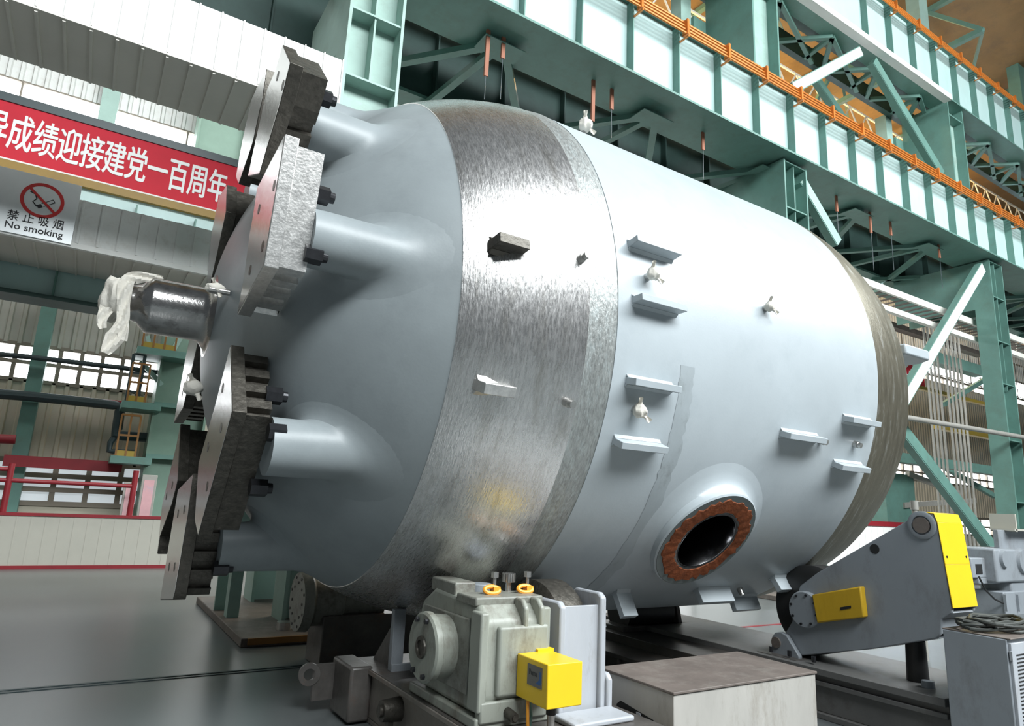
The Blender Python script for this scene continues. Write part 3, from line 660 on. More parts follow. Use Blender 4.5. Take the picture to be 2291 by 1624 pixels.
# dark idler behind under the vessel
R4 = thing('idler_roller', 'dark roller block sitting on the beam beneath the vessel, middle of the picture', 'roller', (5.9, 6.25, .42))
p = at(1440, 1395, 1, 6.25)
m = MB(); m.box(p.x-.55, p.x+.45, 6.0, 6.5, .42, p.z-.08); m.build('block', FRAME, R4, bevel=.01)
m = MB(); m.cyl((p.x-.4, 6.25, p.z+.15), (p.x+.32, 6.25, p.z+.15), .20, .20, 32); m.build('wheel', BLACK, R4)
m = MB(); m.prism([(p.x+.36, 6.0, p.z-.08), (p.x+.36, 6.5, p.z-.08), (p.x+.36, 6.42, p.z+.25), (p.x+.36, 6.3, p.z+.36), (p.x+.36, 6.1, p.z+.34)], (.06, 0, 0)); m.box(p.x+.3, p.x+.56, 5.95, 6.55, p.z-.08, p.z-.03); m.build('cheek_plate', FRAME, R4, bevel=.008)
# wide oily platform of the swing arm stand, reaching under the vessel
m = MB(); m.box(5.26, XA-.22, 4.35, 6.7, .33, .37); m.box(4.84, 5.30, 4.3, 6.6, .24, .28); m.box(5.26, 5.30, 4.35, 6.7, 0, .34); m.box(4.88, 4.92, 4.3, 6.6, 0, .24)
for i in range(9):
    y = 4.4+i*.26; m.box(4.84, 4.88, y, y+.03, 0, .24)
m.build('under_platform', DKFRAME, R2, bevel=.005)

# floor box and cabinet in front
B1 = thing('machine_box', 'low dirty beige steel box with brown top in front of the vessel', 'box', (4.1, 3.6, 0))
m = MB(); m.box(3.40, 4.90, 3.30, 4.02, 0, .565); m.build('box_body', BEIGE, B1, bevel=.006)
m = MB(); m.box(3.39, 4.91, 3.29, 4.03, .566, .583); m.build('lid', BROWN, B1, bevel=.004)
m = MB(); m.prism([(3.398, y, z) for (y, z) in ((3.45, .0), (3.45, .33), (3.48, .37), (3.80, .41), (3.84, .38), (3.84, 0))], (.001, 0, 0)); m.build('side_opening', BLACK, B1, smooth=False)
m = MB()
for i in range(9): m.box(3.392, 3.40, 3.47, 3.56, .06+i*.036, .075+i*.036)
m.box(3.394, 3.40, 3.60, 3.64, 0, .38); m.build('louvre', GREYL, B1, smooth=False)
C1 = thing('control_cabinet', 'blue grey steel control cabinet with slotted front at the right edge', 'cabinet', (6.0, 2.5, 0))
m = MB(); m.box(5.68, 6.6, 2.32, 2.74, 0, .935); m.build('cabinet_body', GREYP, C1, bevel=.006)
m = MB(); m.box(5.70, 6.6, 2.300, 2.322, .02, .91); dr = m.build('front_panel', GREYL, C1, bevel=.004)
m = MB()
for i in range(26): m.box(5.76, 6.5, 2.297, 2.3005, .20+i*.025, .209+i*.025)
m.build('vent_slot', BLACK, dr, smooth=False)
m = MB(); m.box(5.685, 6.62, 2.295, 2.745, .936, .945); m.build('cabinet_top', BROWN, C1, bevel=.003)
m = MB(); m.box(5.683, 5.70, 2.294, 2.312, .80, .86); m.build('hinge', GREYL, C1)
rnd = random.Random(9); pts = []
for k in range(7*26):
    a = 2*math.pi*k/26; rr = .20+.05*math.sin(k*.37)+.02*rnd.random()
    pts.append((6.06+1.45*rr*math.cos(a), 2.55+.75*rr*math.sin(a), .966+.009*(k//26)+.008*math.sin(k*.9)))
tag(MB().tube(pts, .013, 7).build('cable_coil', CABLE, origin=(6.06, 2.55, .95)), 'coil of dark cables lying on top of the grey cabinet', 'cable')

# grey machine further along at the right edge
p0 = at(2245, 1378, 2, 0); YM = p0.y
R5 = thing('grey_gear_machine', 'grey gear drive machine standing on the floor behind the cabinet, right edge', 'machine', (p0.x, YM, 0))
def pm(px, py, dy=0): return at(px, py, 1, YM+dy)
def pbox(m, x0, y0, x1, y1, dep, dy=0):
    a, b = pm(x0, y0, dy), pm(x1, y1, dy); m.box(min(a.x, b.x), max(a.x, b.x), YM+dy, YM+dy+dep, min(a.z, b.z), max(a.z, b.z)); return m
m = pbox(MB(), 2245, 1325, 2330, 1372, .9); m.build('base_box', GREYP, R5, bevel=.02)
for x in (2250, 2278, 2300): pbox(MB(), x, 1330, x+5, 1368, .05, -.05).build('base_rib', GREYP, R5)
m = pbox(MB(), 2225, 1228, 2330, 1300, .8); pbox(m, 2262, 1300, 2330, 1326, .6, .05); m.build('gear_housing', GREYP, R5, bevel=.04)
m = pbox(MB(), 2172, 1248, 2218, 1292, .35, .2); pbox(m, 2190, 1292, 2240, 1305, .3, .2); m.build('motor_box', GREYP, R5, bevel=.02)
m = pbox(MB(), 2183, 1262, 2199, 1284, .02, .19); m.build('motor_window', BLACK, R5, smooth=False)
for (x, y, r) in ((2244, 1250, .18), (2286, 1255, .26)):
    c = pm(x, y); MB().cyl(c+Vector((0, .02, 0)), c+Vector((0, -.06, 0)), r, r*.9, 28).build('round_cover', GREYP, R5)
m = pbox(MB(), 2232, 1185, 2330, 1232, .1, .3); m.build('support_plate', GREYP, R5, bevel=.01)
m = pbox(MB(), 2270, 1150, 2277, 1190, .5, .1); pbox(m, 2270, 1183, 2330, 1190, .5, .1); m.build('cover_sheet', LOWW, R5)
m = MB(); m.tube([pm(2190, 1290), pm(2205, 1320), pm(2225, 1340), pm(2245, 1350)], .018, 6); m.build('cable', BLACK, R5)

# ------------------------------------------------------------------ steel columns and girders
CW = .92
COLX = (2.44, 13.36, 24.1)
CLAB = ('pale green steel column rising behind the head of the vessel at upper left', 'green steel column behind the middle of the vessel, ribbed front', 'tall green steel column at the right with crossed braces below')
ZG0, ZG1 = 10.42, 12.25
cols = []
for i, (x, lab) in enumerate(zip(COLX, CLAB)):
    t = thing('steel_column', lab, 'column', (x+CW/2, YG+1, 0), 'columns of the crane runway')
    mm = PALEG if i == 0 else GREEN
    ZP = 8.75
    for xx in (x, x+CW-.05):
        m = MB(); xs_ = xx
        m.prism([(xs_, YG, 0), (xs_, YG+.55, 0), (xs_, YG+.55, ZP), *([(xs_, YG+1.85, ZP), (xs_, YG+1.85, 0), (xs_, YG+2.4, 0), (xs_, YG+2.4, ZG0-.05)] if i < 2 else [(xs_, YG+3.1, ZP), (xs_, YG+3.1, ZG0-.05)]), (xs_, YG, ZG0-.05)], (.05, 0, 0)); m.build('flange_plate', mm, t, smooth=False)
    MB().box(x+.05, x+CW-.05, YG+.30, YG+.34, 0, ZG0-.05).build('web_plate', mm, t, smooth=False)
    MB().box(x+.05, x+CW-.05, YG+2.1, YG+2.14, 0 if i < 2 else ZP, ZG0-.05).build('back_plate', mm, t, smooth=False)
    m = MB(); m.box(x+CW*.47, x+CW*.47+.03, YG+.05, YG+.30, 6.0 if i else 8.15, ZG0-.05); m.build('centre_rib', mm, t, smooth=False)
    for z in ((1.2, 3.6, 5.8, 8.12, 9.3) if i == 0 else (.4, 2.5, 4.4, 6.2, 7.6, 9.1, ZG0-.1)): MB().box(x+.05, x+CW-.05, YG+.02, YG+.30, z, z+.035).build('cross_stiffener', mm, t, smooth=False)
    MB().box(x-.65, x+CW+.05, YG-.85, YG+2.6, 0, .10).build('base_plate', BROWN, t, bevel=.01)
    cols.append(t)
# yellow edging and legs at the foot of the left column
MB().box(1.86, 3.2, YG-.885, YG-.852, .03, .10).build('foot_edging', ORRAIL, cols[0])
MB().box(1.87, 2.02, 9.75, 9.95, .1, 2.6).build('side_leg', PALEG, cols[0], smooth=False); MB().box(1.82, 2.05, 10.4, 10.45, .1, 2.6).build('side_leg', PALEG, cols[0], smooth=False)
for yy in (8.62, 8.75): MB().cyl((2.62-(yy-8.62)*2, yy, .10), (2.62-(yy-8.62)*2, yy, .19), .09, .09, 24).build('anchor_nut', STUDM, cols[0])
# lower crane girder
def girder(nm, lab, y, z0, z1, x0, x1, off, pitch, mw, wf=.55, soffit=GREEN):
    t = thing(nm, lab, 'girder', ((x0+x1)/2, y, z0), 'crane runway girders')
    MB().box(x0, x1, y+.0, y+.03, z0+.05, z1-.05).build('web_plate', mw, t, smooth=False)
    MB().box(x0, x1, y-.22, y+wf, z0, z0+.05).build('bottom_flange', soffit, t, smooth=False)
    MB().box(x0, x1, y-.22, y+wf, z1-.05, z1).build('top_flange', GREEN, t, smooth=False)
    x = off; k = 0
    while x < x1 and k < 60:
        if x > x0: MB().box(x-.012, x+.012, y-.20, y, z0+.05, z1-.05).build('stiffener', GREEN, t, smooth=False)
        x += pitch; k += 1
    return t
girder('crane_girder', 'long lower pale green crane girder crossing above the vessel', YG, ZG0, ZG1, 2.0, 46, 5.555, 1.335, GREENL, 1.1)
YU = 10.0
ZU0, ZU1 = 16.55, 18.8
girder('crane_girder', 'upper pale green crane girder at the top right corner', YU, ZU0, ZU1, 9, 70, 18.9, 1.46, GREENL, .5)
# upper columns
for i, (x, lab) in enumerate(((13.3, 'upper green column standing above the lower girder, top middle'), (24.0, 'upper green column above the lower girder, near the right edge'))):
    t = thing('upper_column', lab, 'column', (x+.5, YU, ZG1), 'upper columns of the crane runway')
    for xx in (x, x+1.05): MB().box(xx, xx+.06, YU-.1, YU+1.5, ZG1, ZU0).build('flange_plate', GREEN, t, smooth=False)
    MB().box(x+.06, x+1.05, YU+.22, YU+.26, ZG1, ZU0).build('web_plate', PALEG, t, smooth=False)
    MB().box(x+.06, x+1.05, YU-.08, YU+.22, ZU0-.5, ZU0-.45).build('cross_stiffener', GREEN, t, smooth=False)
    MB().box(x-.9, x-.5, YU+1.6, YU+2.0, ZG1, ZU0).build('rear_post', PALEG, t, smooth=False)
    m = MB()
    for z in (13.6, 15.2): m.box(x-.5, x+.1, YU+1.5, YU+1.7, z, z+.5)
    m.build('link_plate', GREEN, t, smooth=False)
# conductor bars
def conductors(lab, y, z, x0, x1, pitch, nb=4):
    t = thing('conductor_bars', lab, 'conductor rail', ((x0+x1)/2, y, z), 'orange conductor rails')
    for k in range(nb):
        MB().cyl((x0, y-.10-.02*k, z-.10*k+.13), (x1, y-.10-.02*k, z-.10*k+.13), .028, .028, 8).build('conductor_bar', COPPER, t)
    x = x0+.4
    while x < x1:
        m = MB(); m.box(x-.02, x+.02, y-.22, y+.05, z-.27, z-.24); m.box(x-.03, x+.03, y-.205, y-.06, z-.20, z+.17); m.build('clamp', COPPER, t, smooth=False); x += pitch
    return t
conductors('run of orange conductor bars along the top of the lower girder', YG-.25, 12.02, 6.5, 34, 1.335)
conductors('run of orange conductor bars along the upper girder, top right', YU-.25, 18.45, 17, 48, 1.46)

# horizontal bracing behind the lower girder
YB = 12.6
t = thing('rear_girder', 'dark green girder hanging in shade behind the lower crane girder', 'girder', (20, YB, 10.5))
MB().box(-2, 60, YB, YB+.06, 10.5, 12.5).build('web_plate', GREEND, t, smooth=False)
MB().box(-2, 60, YB-.25, YB+.3, 10.42, 10.5).build('bottom_flange', GREEN, t, smooth=False)
MB().box(-2, 60, YB-.32, YB-.2, 12.50, 12.66).build('walkway_edge', TAN, t, smooth=False)
x = 0
while x < 50: MB().box(x-.015, x+.015, YB-.2, YB, 10.5, 12.5).build('stiffener', GREEND, t, smooth=False); x += 1.8
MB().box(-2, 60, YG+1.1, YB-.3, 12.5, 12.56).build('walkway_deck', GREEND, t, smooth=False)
k = 0; x = 3.6; LB = 'grey green bracing truss member under the lower girder'
tb = thing('bracing_truss', 'zigzag bracing of angle steel lying flat beneath the lower girder', 'bracing', (15, 10.8, 10.35))
while x < 40:
    c = Vector((x+1.95, YG+.5, 10.36))
    for e in (Vector((x-.4, YB, 10.36)), Vector((x+1.6, YB, 10.36)), Vector((x+4.3, YB, 10.36))):
        MB().bar(c, e, .16, .12).build('brace', GREEN, tb, smooth=False)
    MB().box(c.x-.45, c.x+.45, c.y-.1, c.y+.35, 10.28, 10.30).build('gusset_plate', GREEN, tb, smooth=False)
    x += 4.0
# hangers with wires
grp = 'rusty hangers with wires under the lower girder'
hang = [(1127, 82, 132, 225), (1090, 115, 172, 225), (1369, 195, 245, 310), (1327, 210, 272, 300), (1572, 285, 335, 400), (1870, 430, 472, 540), (1946, 478, 520, 600), (1990, 480, 525, 600), (2098, 530, 575, 640)]
hl = ['upper left of them, nearest the left column', 'second from the left column', 'right above the cloth wrap', 'just left of the cloth wrap', 'left of the middle column', 'right of the middle column', 'second to the right of the middle column', 'third to the right of the middle column', 'last before the right column']
for (a, b, l) in zip(hang, hang, hl):
    y = YG+.45; p, q, r_ = at(a[0], a[1], 1, y), at(a[0], a[2], 1, y), at(a[0], a[3], 1, y)
    t = thing('hanger', 'rusty hanger with wire below the girder, '+l, 'hanger', (p.x, y, p.z), grp)
    MB().box(p.x-.04, p.x+.04, y-.02, y+.02, q.z, max(p.z, 10.42)).build('strap', RUSTW, t, smooth=False)
    MB().cyl((p.x, y, q.z), (p.x, y, r_.z), .009, .009, 6).build('wire', PIPE, t)

# diagonal sway braces between the runway levels, and at the right column
def brace(px0, py0, px1, py1, y, lab, mm, w=.26, h=.2, y2=None):
    a, b = at(px0, py0, 1, y), at(px1, py1, 1, y if y2 is None else y2)
    t = thing('diagonal_brace', lab, 'brace', (a+b)/2, 'diagonal braces of the steelwork')
    u = Vector((0, 1, 0)); d = (b-a).normalized(); s = d.cross(u).normalized()
    MB().bar(a, b, .03, h, (0, 1, 0)).build('brace_web', mm, t, smooth=False)
    for e in (-1, 1): MB().bar(a+s*e*w/2, b+s*e*w/2, .025, h, (0, 1, 0)).build('brace_flange', GREEN, t, smooth=False)
    MB().bar(a-u*h/2, b-u*h/2, w*.9, .02, (0, 1, 0)).build('brace_face', mm, t, smooth=False)
    return t
brace(1920, 118, 1770, 200, YU-.1, 'white lit diagonal brace rising to the upper girder', CLAD, .30)  # white face colour stands for the light on this brace
brace(1950, 138, 2103, 392, YU-.05, 'long teal diagonal brace from upper girder down to the lower girder', GREEN, .36)
brace(1815, 165, 1915, 312, YU+1.6, 'short dark teal brace behind the white one', GREEN, .28)
brace(1788, 405, 1870, 545, YG+.2, 'pale diagonal brace beside the middle column', PALEG, .30)
brace(2193, 600, 1938, 1030, YG+.2, 'pale lit diagonal brace descending left from the right column', CLAD, .34)  # light on the brace put into its white face colour
brace(1945, 870, 2225, 1235, YG+.05, 'green diagonal brace crossing the pale one', GREEN, .34)
a, b = at(1945, 920, 1, YG-.3), at(2330, 985, 1, YG-.3)
tag(MB().cyl(a, b, .07, .07, 12).build('tie_rod', GALV, origin=(a+b)/2), 'grey horizontal tie pipe crossing the right column', 'pipe')

# upper trusses in the next bay
def truss(lab, y, z0, z1, x0, x1, pitch, mm, w=.10, nm='roof_truss', grp='roof trusses'):
    t = thing(nm, lab, 'truss', ((x0+x1)/2, y, z0), grp)
    m = MB(); m.bar((x0, y, z0), (x1, y, z0), w, w); m.bar((x0, y, z1), (x1, y, z1), w, w); m.build('chord', mm, t, smooth=False)
    m = MB(); x = x0; up = True
    while x < x1-.01:
        a, b = (z0, z1) if up else (z1, z0); m.bar((x, y, a), (min(x+pitch, x1), y, b), w*.7, w*.7); x += pitch; up = not up
    m.build('lacing', mm, t, smooth=False); return t
truss('bright white lattice purlin lit against the brown roof, nearer one', 17.2, 21.7, 22.8, 6, 60, .75, LATT, .09)
truss('bright white lattice purlin lit against the brown roof, farther one', 19.6, 22.6, 23.6, 6, 60, .75, LATT, .09)
# dark bottom bracing of the upper girder
tb = thing('bracing_truss', 'dark zigzag bracing hanging beneath the upper girder', 'bracing', (25, 11.5, ZU0))
x = 12.5
while x < 60:
    for e in ((x-1.2, 11.4), (x+1.2, 11.4), (x+3.2, 11.4), (x+.2, 11.4)): MB().bar((x, YU+.3, ZU0-.05), (e[0], e[1], ZU0-.05), .13, .12).build('brace', GREEN, tb, smooth=False)
    x += 2.6
MB().box(9, 70, 11.38, 11.58, ZU0-.1, ZU0+.5).build('edge_beam', GREEND, tb, smooth=False)
MB().box(9, 70, YU+.5, 11.4, ZU0+.9, ZU0+.96).build('deck', GREEND, tb, smooth=False)
MB().bar((9, YU-.3, ZU0-.2), (23.6, YU-.3, ZU0-.2), .26, .2).build('lit_flange_edge', CLAD, tb, smooth=False)  # added white bar, paints the light along the upper girder's bottom flange
for i, x in enumerate((20, 28, 37)):
    t = thing('roof_truss', ['green roof truss crossing the brown roof, leftmost', 'green roof truss crossing the brown roof, middle one', 'green roof truss crossing the brown roof, rightmost'][i], 'truss', (x, 15, 22), 'green roof trusses')
    m = MB(); m.bar((x, 10, 21.4), (x, 22, 21.4), .22, .22); m.bar((x, 10, 23.6), (x, 22, 23.6), .22, .22); m.build('chord', GREEN, t, smooth=False)
    m = MB(); y = 10; up = True
    while y < 22:
        a, b = (21.4, 23.6) if up else (23.6, 21.4); m.bar((x, y, a), (x, y+2, b), .16, .16); m.bar((x, y, a), (x+4, y+2, 22.5), .12, .12); y += 2; up = not up
    m.build('lacing', GREEN, t, smooth=False)
for i, (px, lab) in enumerate(((2058, 'pale tall post at the top right beside the orange bars'), (2262, 'green tall roof post at the right edge'))):
    p = at(px, 60, 1, 11.6); tag(MB().box(p.x-.35, p.x+.35, 11.4, 11.9, ZU1, 24).build('roof_post', PALEG if i == 0 else GREEN, origin=(p.x, 11.6, ZU1), smooth=False), lab, 'post')
# warm high bay lamps of the next bay, unseen, assumed from its golden roof
for i, x in enumerate((18, 26, 34, 42)):
    t = thing('assumed_bay_lamp', 'assumed warm lamp hanging under the brown roof of the next bay', 'lamp', (x, 19.6, 21.2), 'assumed warm lamps of the next bay')
    MB().lathe((x, 19.6, 21.2), (0, 0, 1), [(0, .14), (.2, .09), (.45, .05)], 20).build('lamp_shade', LATT, t)
    MB().cyl((x, 19.6, 21.6), (x, 19.6, 24.0), .02, .02, 6).build('rod', PIPE, t)
    l = bpy.data.lights.new('lamp_glow', 'POINT'); l.energy = 1000; l.color = (1, .62, .22); l.shadow_soft_size = .3
    lo = bpy.data.objects.new('lamp_glow', l); COL.objects.link(lo); lo.location = (0, 0, -.45); lo.parent = t

# ------------------------------------------------------------------ left: clad boxes, banner, signs
xe = 2.42
B = thing('clad_duct_box', 'long white clad box with ribbed grey soffit at the upper left', 'box', (-2, YG, 7.4))
ZB0 = 7.40
pe = at(541, 288, 2, ZB0); yb2 = pe.y
MB().box(-9, xe, YG, yb2, ZB0, 8.30).build('fascia', CLAD, B, smooth=False)
MB().box(-9, xe+.003, YG-.01, yb2, ZB0-.03, ZB0).build('soffit', SOFF, B, smooth=False)
m = MB(); x = -9+.11
while x < xe: m.box(x, x+.035, YG+.02, yb2-.02, ZB0-.055, ZB0-.03); x += .29
m.build('soffit_seam', SOFF, B, smooth=False)
m = MB(); x = -9+.11
while x < xe: m.box(x, x+.02, YG-.018, YG-.008, ZB0, 8.31); x += .29
m.build('fascia_seam', CLAD, B, smooth=False)
YC = 15.0     # far runway girder of the next bay
T2 = thing('far_crane_girder', 'teal green crane girder running behind the banner and the sign', 'girder', (-3, YC, 5))
zt, zl = at(330, 470, 1, YC).z, at(0, 647, 1, YC).z
x1b = 4.5
MB().box(-12, x1b, YC, YC+.05, zl, zt+.25).build('web_plate', GREENL, T2, smooth=False)
MB().box(-12, x1b, YC-.2, YC+.5, zl-.08, zl).build('bottom_flange', GREEND, T2, smooth=False)
m = MB()
for i in range(14): m.box(-12+i*1.1, -12+i*1.1+.03, YC-.16, YC, zl, zt)
m.build('stiffener', GREEN, T2, smooth=False)
zy0, zy1 = at(200, 421, 1, YC-.1).z, at(200, 404, 1, YC-.1).z
MB().box(-12, x1b, YC-.12, YC-.02, zy0, zy1).build('yellow_rail', OCHRE, T2, smooth=False)
# red banner
YBN = YC-.05
a0, a1 = at(0, 218, 1, YBN), at(528, 364, 1, YBN); b0, b1 = at(0, 352, 1, YBN), at(491, 471, 1, YBN)
zt_, zb_ = (a0.z+a1.z)/2, (b0.z+b1.z)/2
BN = thing('red_banner', 'long red banner with white Chinese characters at the left', 'banner', (-1, YBN, zb_))
MB().box(-6, 2.6, YBN, YBN+.04, zb_, zt_-.06).build('banner_cloth', BANNER, BN, smooth=False)
MB().box(-6, 2.6, YBN-.03, YBN+.1, zt_-.07, zt_+.10).build('top_rail', PIPE, BN, smooth=False)
MB().box(-6, 2.6, YBN-.012, YBN, zb_-.03, zb_).build('white_hem', WHITE, BN, smooth=False)
txt = '成绩迎接建党一百周年'
c0, c1_ = at(47, 300, 1, YBN).x, at(487, 413, 1, YBN).x
stp = (c1_-c0)/9; hh = (zt_-zb_)
m = MB()
for i, ch in enumerate('异'+txt):
    for j, (dx, dz) in enumerate(((-.02, 0), (-.01, .008), (0, 0), (.01, -.008), (.02, 0))):
        put_text(m, ch, (c0+stp*(i-1+dx), YBN-.006, zb_+hh*(.225+dz)), (stp*1.02, 0, 0), (0, 0, hh*.66), 0, .003, .002*j)
m.build('lettering', WHITE, BN, smooth=False)
# cladding box below the banner
YF = 13.2
ztc, zbc = at(330, 482, 1, YF).z, at(330, 583, 1, YF).z
ybk = at(0, 592, 2, zbc).y
B2 = thing('clad_duct_box', 'galvanised clad box below the banner with ribbed soffit', 'box', (-1, YF, zbc))
MB().box(-10, 1.75, YF, min(ybk, YC-.05), zbc, ztc).build('fascia', CLADG, B2, smooth=False)
m = MB(); x = -10
while x < 1.75: m.box(x, x+.04, YF-.02, YF, zbc+.05, ztc); x += .30
m.build('fascia_seam', CLADG, B2, smooth=False)
m = MB(); m.box(-10, 1.75, YF-.03, YF+.06, zbc-.05, zbc+.04); m.build('bottom_trim', CLAD, B2, smooth=False)
m = MB(); m.box(-10, 1.75, YF+.06, min(ybk, YC-.05), zbc-.03, zbc)
x = -10
while x < 1.7: m.box(x, x+.03, YF+.08, min(ybk, YC-.05)-.02, zbc-.055, zbc-.03); x += .30
m.build('soffit', SOFF, B2, smooth=False)
# no smoking sign
YS = YF-.06
s0, s1_ = at(0, 372, 1, YS), at(183, 415, 1, YS); sb0, sb1 = at(0, 518, 1, YS), at(160, 545, 1, YS)
SG = thing('no_smoking_sign', 'silver no smoking sign board with red ring at the left edge', 'sign', ((s0.x+s1_.x)/2, YS, sb0.z))
sx1 = (s1_.x+sb1.x)/2; sz0, sz1 = (sb0.z+sb1.z)/2, (s0.z+s1_.z)/2
MB().box(s0.x-1.2, sx1, YS, YS+.04, sz0, sz1).build('board', SIGN, SG, smooth=False)
c = at(95, 449, 1, YS); rr = (at(147, 449, 1, YS).x-at(44, 449, 1, YS).x)/2
m = MB(); m.lathe((c.x, YS, c.z), (0, 1, 0), [(-.008, rr*.83), (-.008, rr), (0, rr), (0, rr*.83)], 56, closed=True); m.build('red_ring', SIGNRED, SG, smooth=False)
d = Vector((math.cos(rad(-42)), 0, math.sin(rad(-42)))); m = MB(); m.bar(Vector((c.x, YS-.012, c.z))-d*rr*.9, Vector((c.x, YS-.012, c.z))+d*rr*.9, rr*.13, .004, (0, 1, 0)); m.build('red_bar', SIGNRED, SG, smooth=False)
m = MB(); e = Vector((math.cos(rad(38)), 0, math.sin(rad(38)))); g = Vector((-e.z, 0, e.x)); q0 = Vector((c.x-rr*.16, YS-.004, c.z-rr*.42))
m.bar(q0, q0+e*rr*.22, rr*.2, .004, (0, 1, 0)); m.bar(q0+e*rr*.26+g*rr*.09, q0+e*rr*.86+g*rr*.09, rr*.03, .004, (0, 1, 0)); m.bar(q0+e*rr*.26-g*rr*.09, q0+e*rr*.86-g*rr*.09, rr*.03, .004, (0, 1, 0)); m.bar(q0+e*rr*.86-g*rr*.1, q0+e*rr*.86+g*rr*.1, rr*.03, .004, (0, 1, 0))
m.tube([q0+e*(-.05*rr)+Vector((-.0, 0, .05*rr)), q0+Vector((-.25*rr, 0, .25*rr)), q0+Vector((-.1*rr, 0, .45*rr)), q0+Vector((-.2*rr, 0, .7*rr)), q0+Vector((-.45*rr, 0, .8*rr))], rr*.03, 6); m.build('cigarette_symbol', INK, SG, smooth=False)
m = MB(); hz = sz1-sz0; put_text(m, '禁 止 吸 烟', (c.x-.03, YS-.005, sz0+hz*.215), (hz*.15, 0, 0), (0, 0, hz*.17), .004, .003); put_text(m, 'No smoking', (c.x-.03, YS-.005, sz0+hz*.07), (hz*.15, 0, 0), (0, 0, hz*.15), .008, .003); m.build('lettering', INK, SG, smooth=False)

# ------------------------------------------------------------------ left: far wall furniture
YT = 20.6
def pw(px, py): return at(px, py, 1, YT)
def pbar(m, p, q, w, y=None): 
    y = YT if y is None else y; m.bar(at(*p, 1, y), at(*q, 1, y), w, w, (0, 1, 0)); return m
a, b = at(118, 690, 1, 21.4), at(5, 1180, 1, 21.4); xm = (a.x+b.x)/2
tag(MB().box(xm-.17, xm+.17, 21.2, 21.6, 0, 8.5).build('wall_post', GREEN, origin=(xm, 21.4, 0), smooth=False), 'slim dark green post standing in front of the far left windows', 'post')
a, b = at(430, 640, 1, 21.0), at(350, 1020, 1, 21.0); x0 = at(340, 930, 1, 20.3).x; x1 = x0+1.35
FC = thing('far_column', 'broad pale green column behind the stair platforms at left', 'column', (x0, 20.6, 0))
MB().box(x0, x0+.06, 20.3, 21.4, 0, 14).build('flange_plate', MIDG, FC, smooth=False); MB().box(x1-.06, x1, 20.3, 21.4, 0, 14).build('flange_plate', MIDG, FC, smooth=False)
MB().box(x0+.06, x1-.06, 20.55, 20.6, 0, 14).build('web_plate', MIDG, FC, smooth=False)
m = MB()
for (px, py) in ((340, 903), (335, 1020)):
    z = at(px, py, 1, 20.3).z; m.box(x0, x1+.5, 20.25, 20.55, z-.06, z+.06)
m.build('cross_stiffener', GREEN, FC, smooth=False)
# stair tower with platforms
ST = thing('access_stair', 'green stair platforms with orange railings and ladder beside the far column', 'stair', (pw(310, 900).x, YT, 0))
def plat(x0p, x1p, y_, nm='platform'):
    a, b = pw(x0p, y_), pw(x1p, y_); MB().box(a.x, b.x, YT-.9, YT+.3, a.z-.18, a.z).build(nm, GREEN, ST, smooth=False); return a, b
pl1 = plat(303, 420, 786); pl2 = plat(270, 356, 903); pl3 = plat(245, 335, 1021)
for (pl, hgt, n) in ((pl1, .95, 3), (pl2, 1.0, 2), (pl3, 1.05, 2)):
    a, b = pl; m = MB(); y = YT-.88
    for i in range(n+1):
        x = a.x+.1+(b.x-a.x-.5)*i/n; m.box(x-.022, x+.022, y-.02, y+.02, a.z, a.z+hgt)
    for z in (.5, 1.0): m.box(a.x+.1, b.x-.4, y-.025, y+.025, a.z+hgt*z-.025, a.z+hgt*z+.025)
    m.build('railing', ORRAIL, ST, smooth=False)
    MB().box(a.x+.1, b.x-.4, y-.01, y+.01, a.z, a.z+.14).build('toe_board', YRAIL, ST, smooth=False)
m = MB()
xl = [pw(287, 855).x, pw(312, 855).x]; zlo, zhi = pl2[0].z, pl1[0].z-.2
for x in xl: m.box(x-.04, x+.04, YT-.7, YT-.62, zlo, zhi)
k = 0
while zlo+.25*k < zhi: m.box(xl[0], xl[1], YT-.68, YT-.64, zlo+.25*k, zlo+.25*k+.05); k += 1
m.build('ladder', PIPE, ST, smooth=False)
m = MB(); pbar(m, (315, 808), (362, 862), .12); pbar(m, (405, 752), (385, 788), .14); pbar(m, (330, 752), (338, 786), .1); m.build('strut', PALEG, ST, smooth=False)
# pipes along the far wall
def wpipe(pts, r, mm, lab, y=21.0):
    P = [at(*p, 1, y) for p in pts]; tag(MB().tube(P, r, 10).build('wall_pipe', mm, origin=P[0]), lab, 'pipe', 'pipes along the far wall')
wpipe([(-20, 791), (60, 798), (180, 812), (300, 826), (360, 834)], .07, PIPE, 'thin dark pipe crossing the far left windows')
wpipe([(-20, 880), (60, 886), (160, 896), (255, 906), (268, 909), (268, 920), (262, 960), (258, 972), (275, 975), (330, 978)], .13, PIPE, 'thick dark pipe along the wall turning down beside the stair platforms')
wpipe([(258, 975), (247, 990), (244, 1008), (262, 1011), (300, 1012)], .08, PIPE, 'lower dark pipe stub bending beneath the thick pipe')
wpipe([(60, 884), (200, 895), (272, 900)], .05, RED, 'thin red pipe running just above the thick dark pipe')
a, b = at(-40, 980, 1, 20.9), at(35, 983, 1, 20.9)
tag(MB().cyl(a, b, .12, .12, 12).build('wall_pipe', RED, origin=a), 'short red pipe at the left edge of the far wall', 'pipe', 'pipes along the far wall')
p = at(150, 1038, 1, 20.9); tag(MB().box(at(8, 1030, 1, 20.9).x, at(272, 1050, 1, 20.9).x, 20.8, 21.0, p.z-.14, p.z+.14).build('red_beam', RED, origin=(p.x, 20.9, p.z), smooth=False), 'long faded red beam above the lower left windows', 'beam')
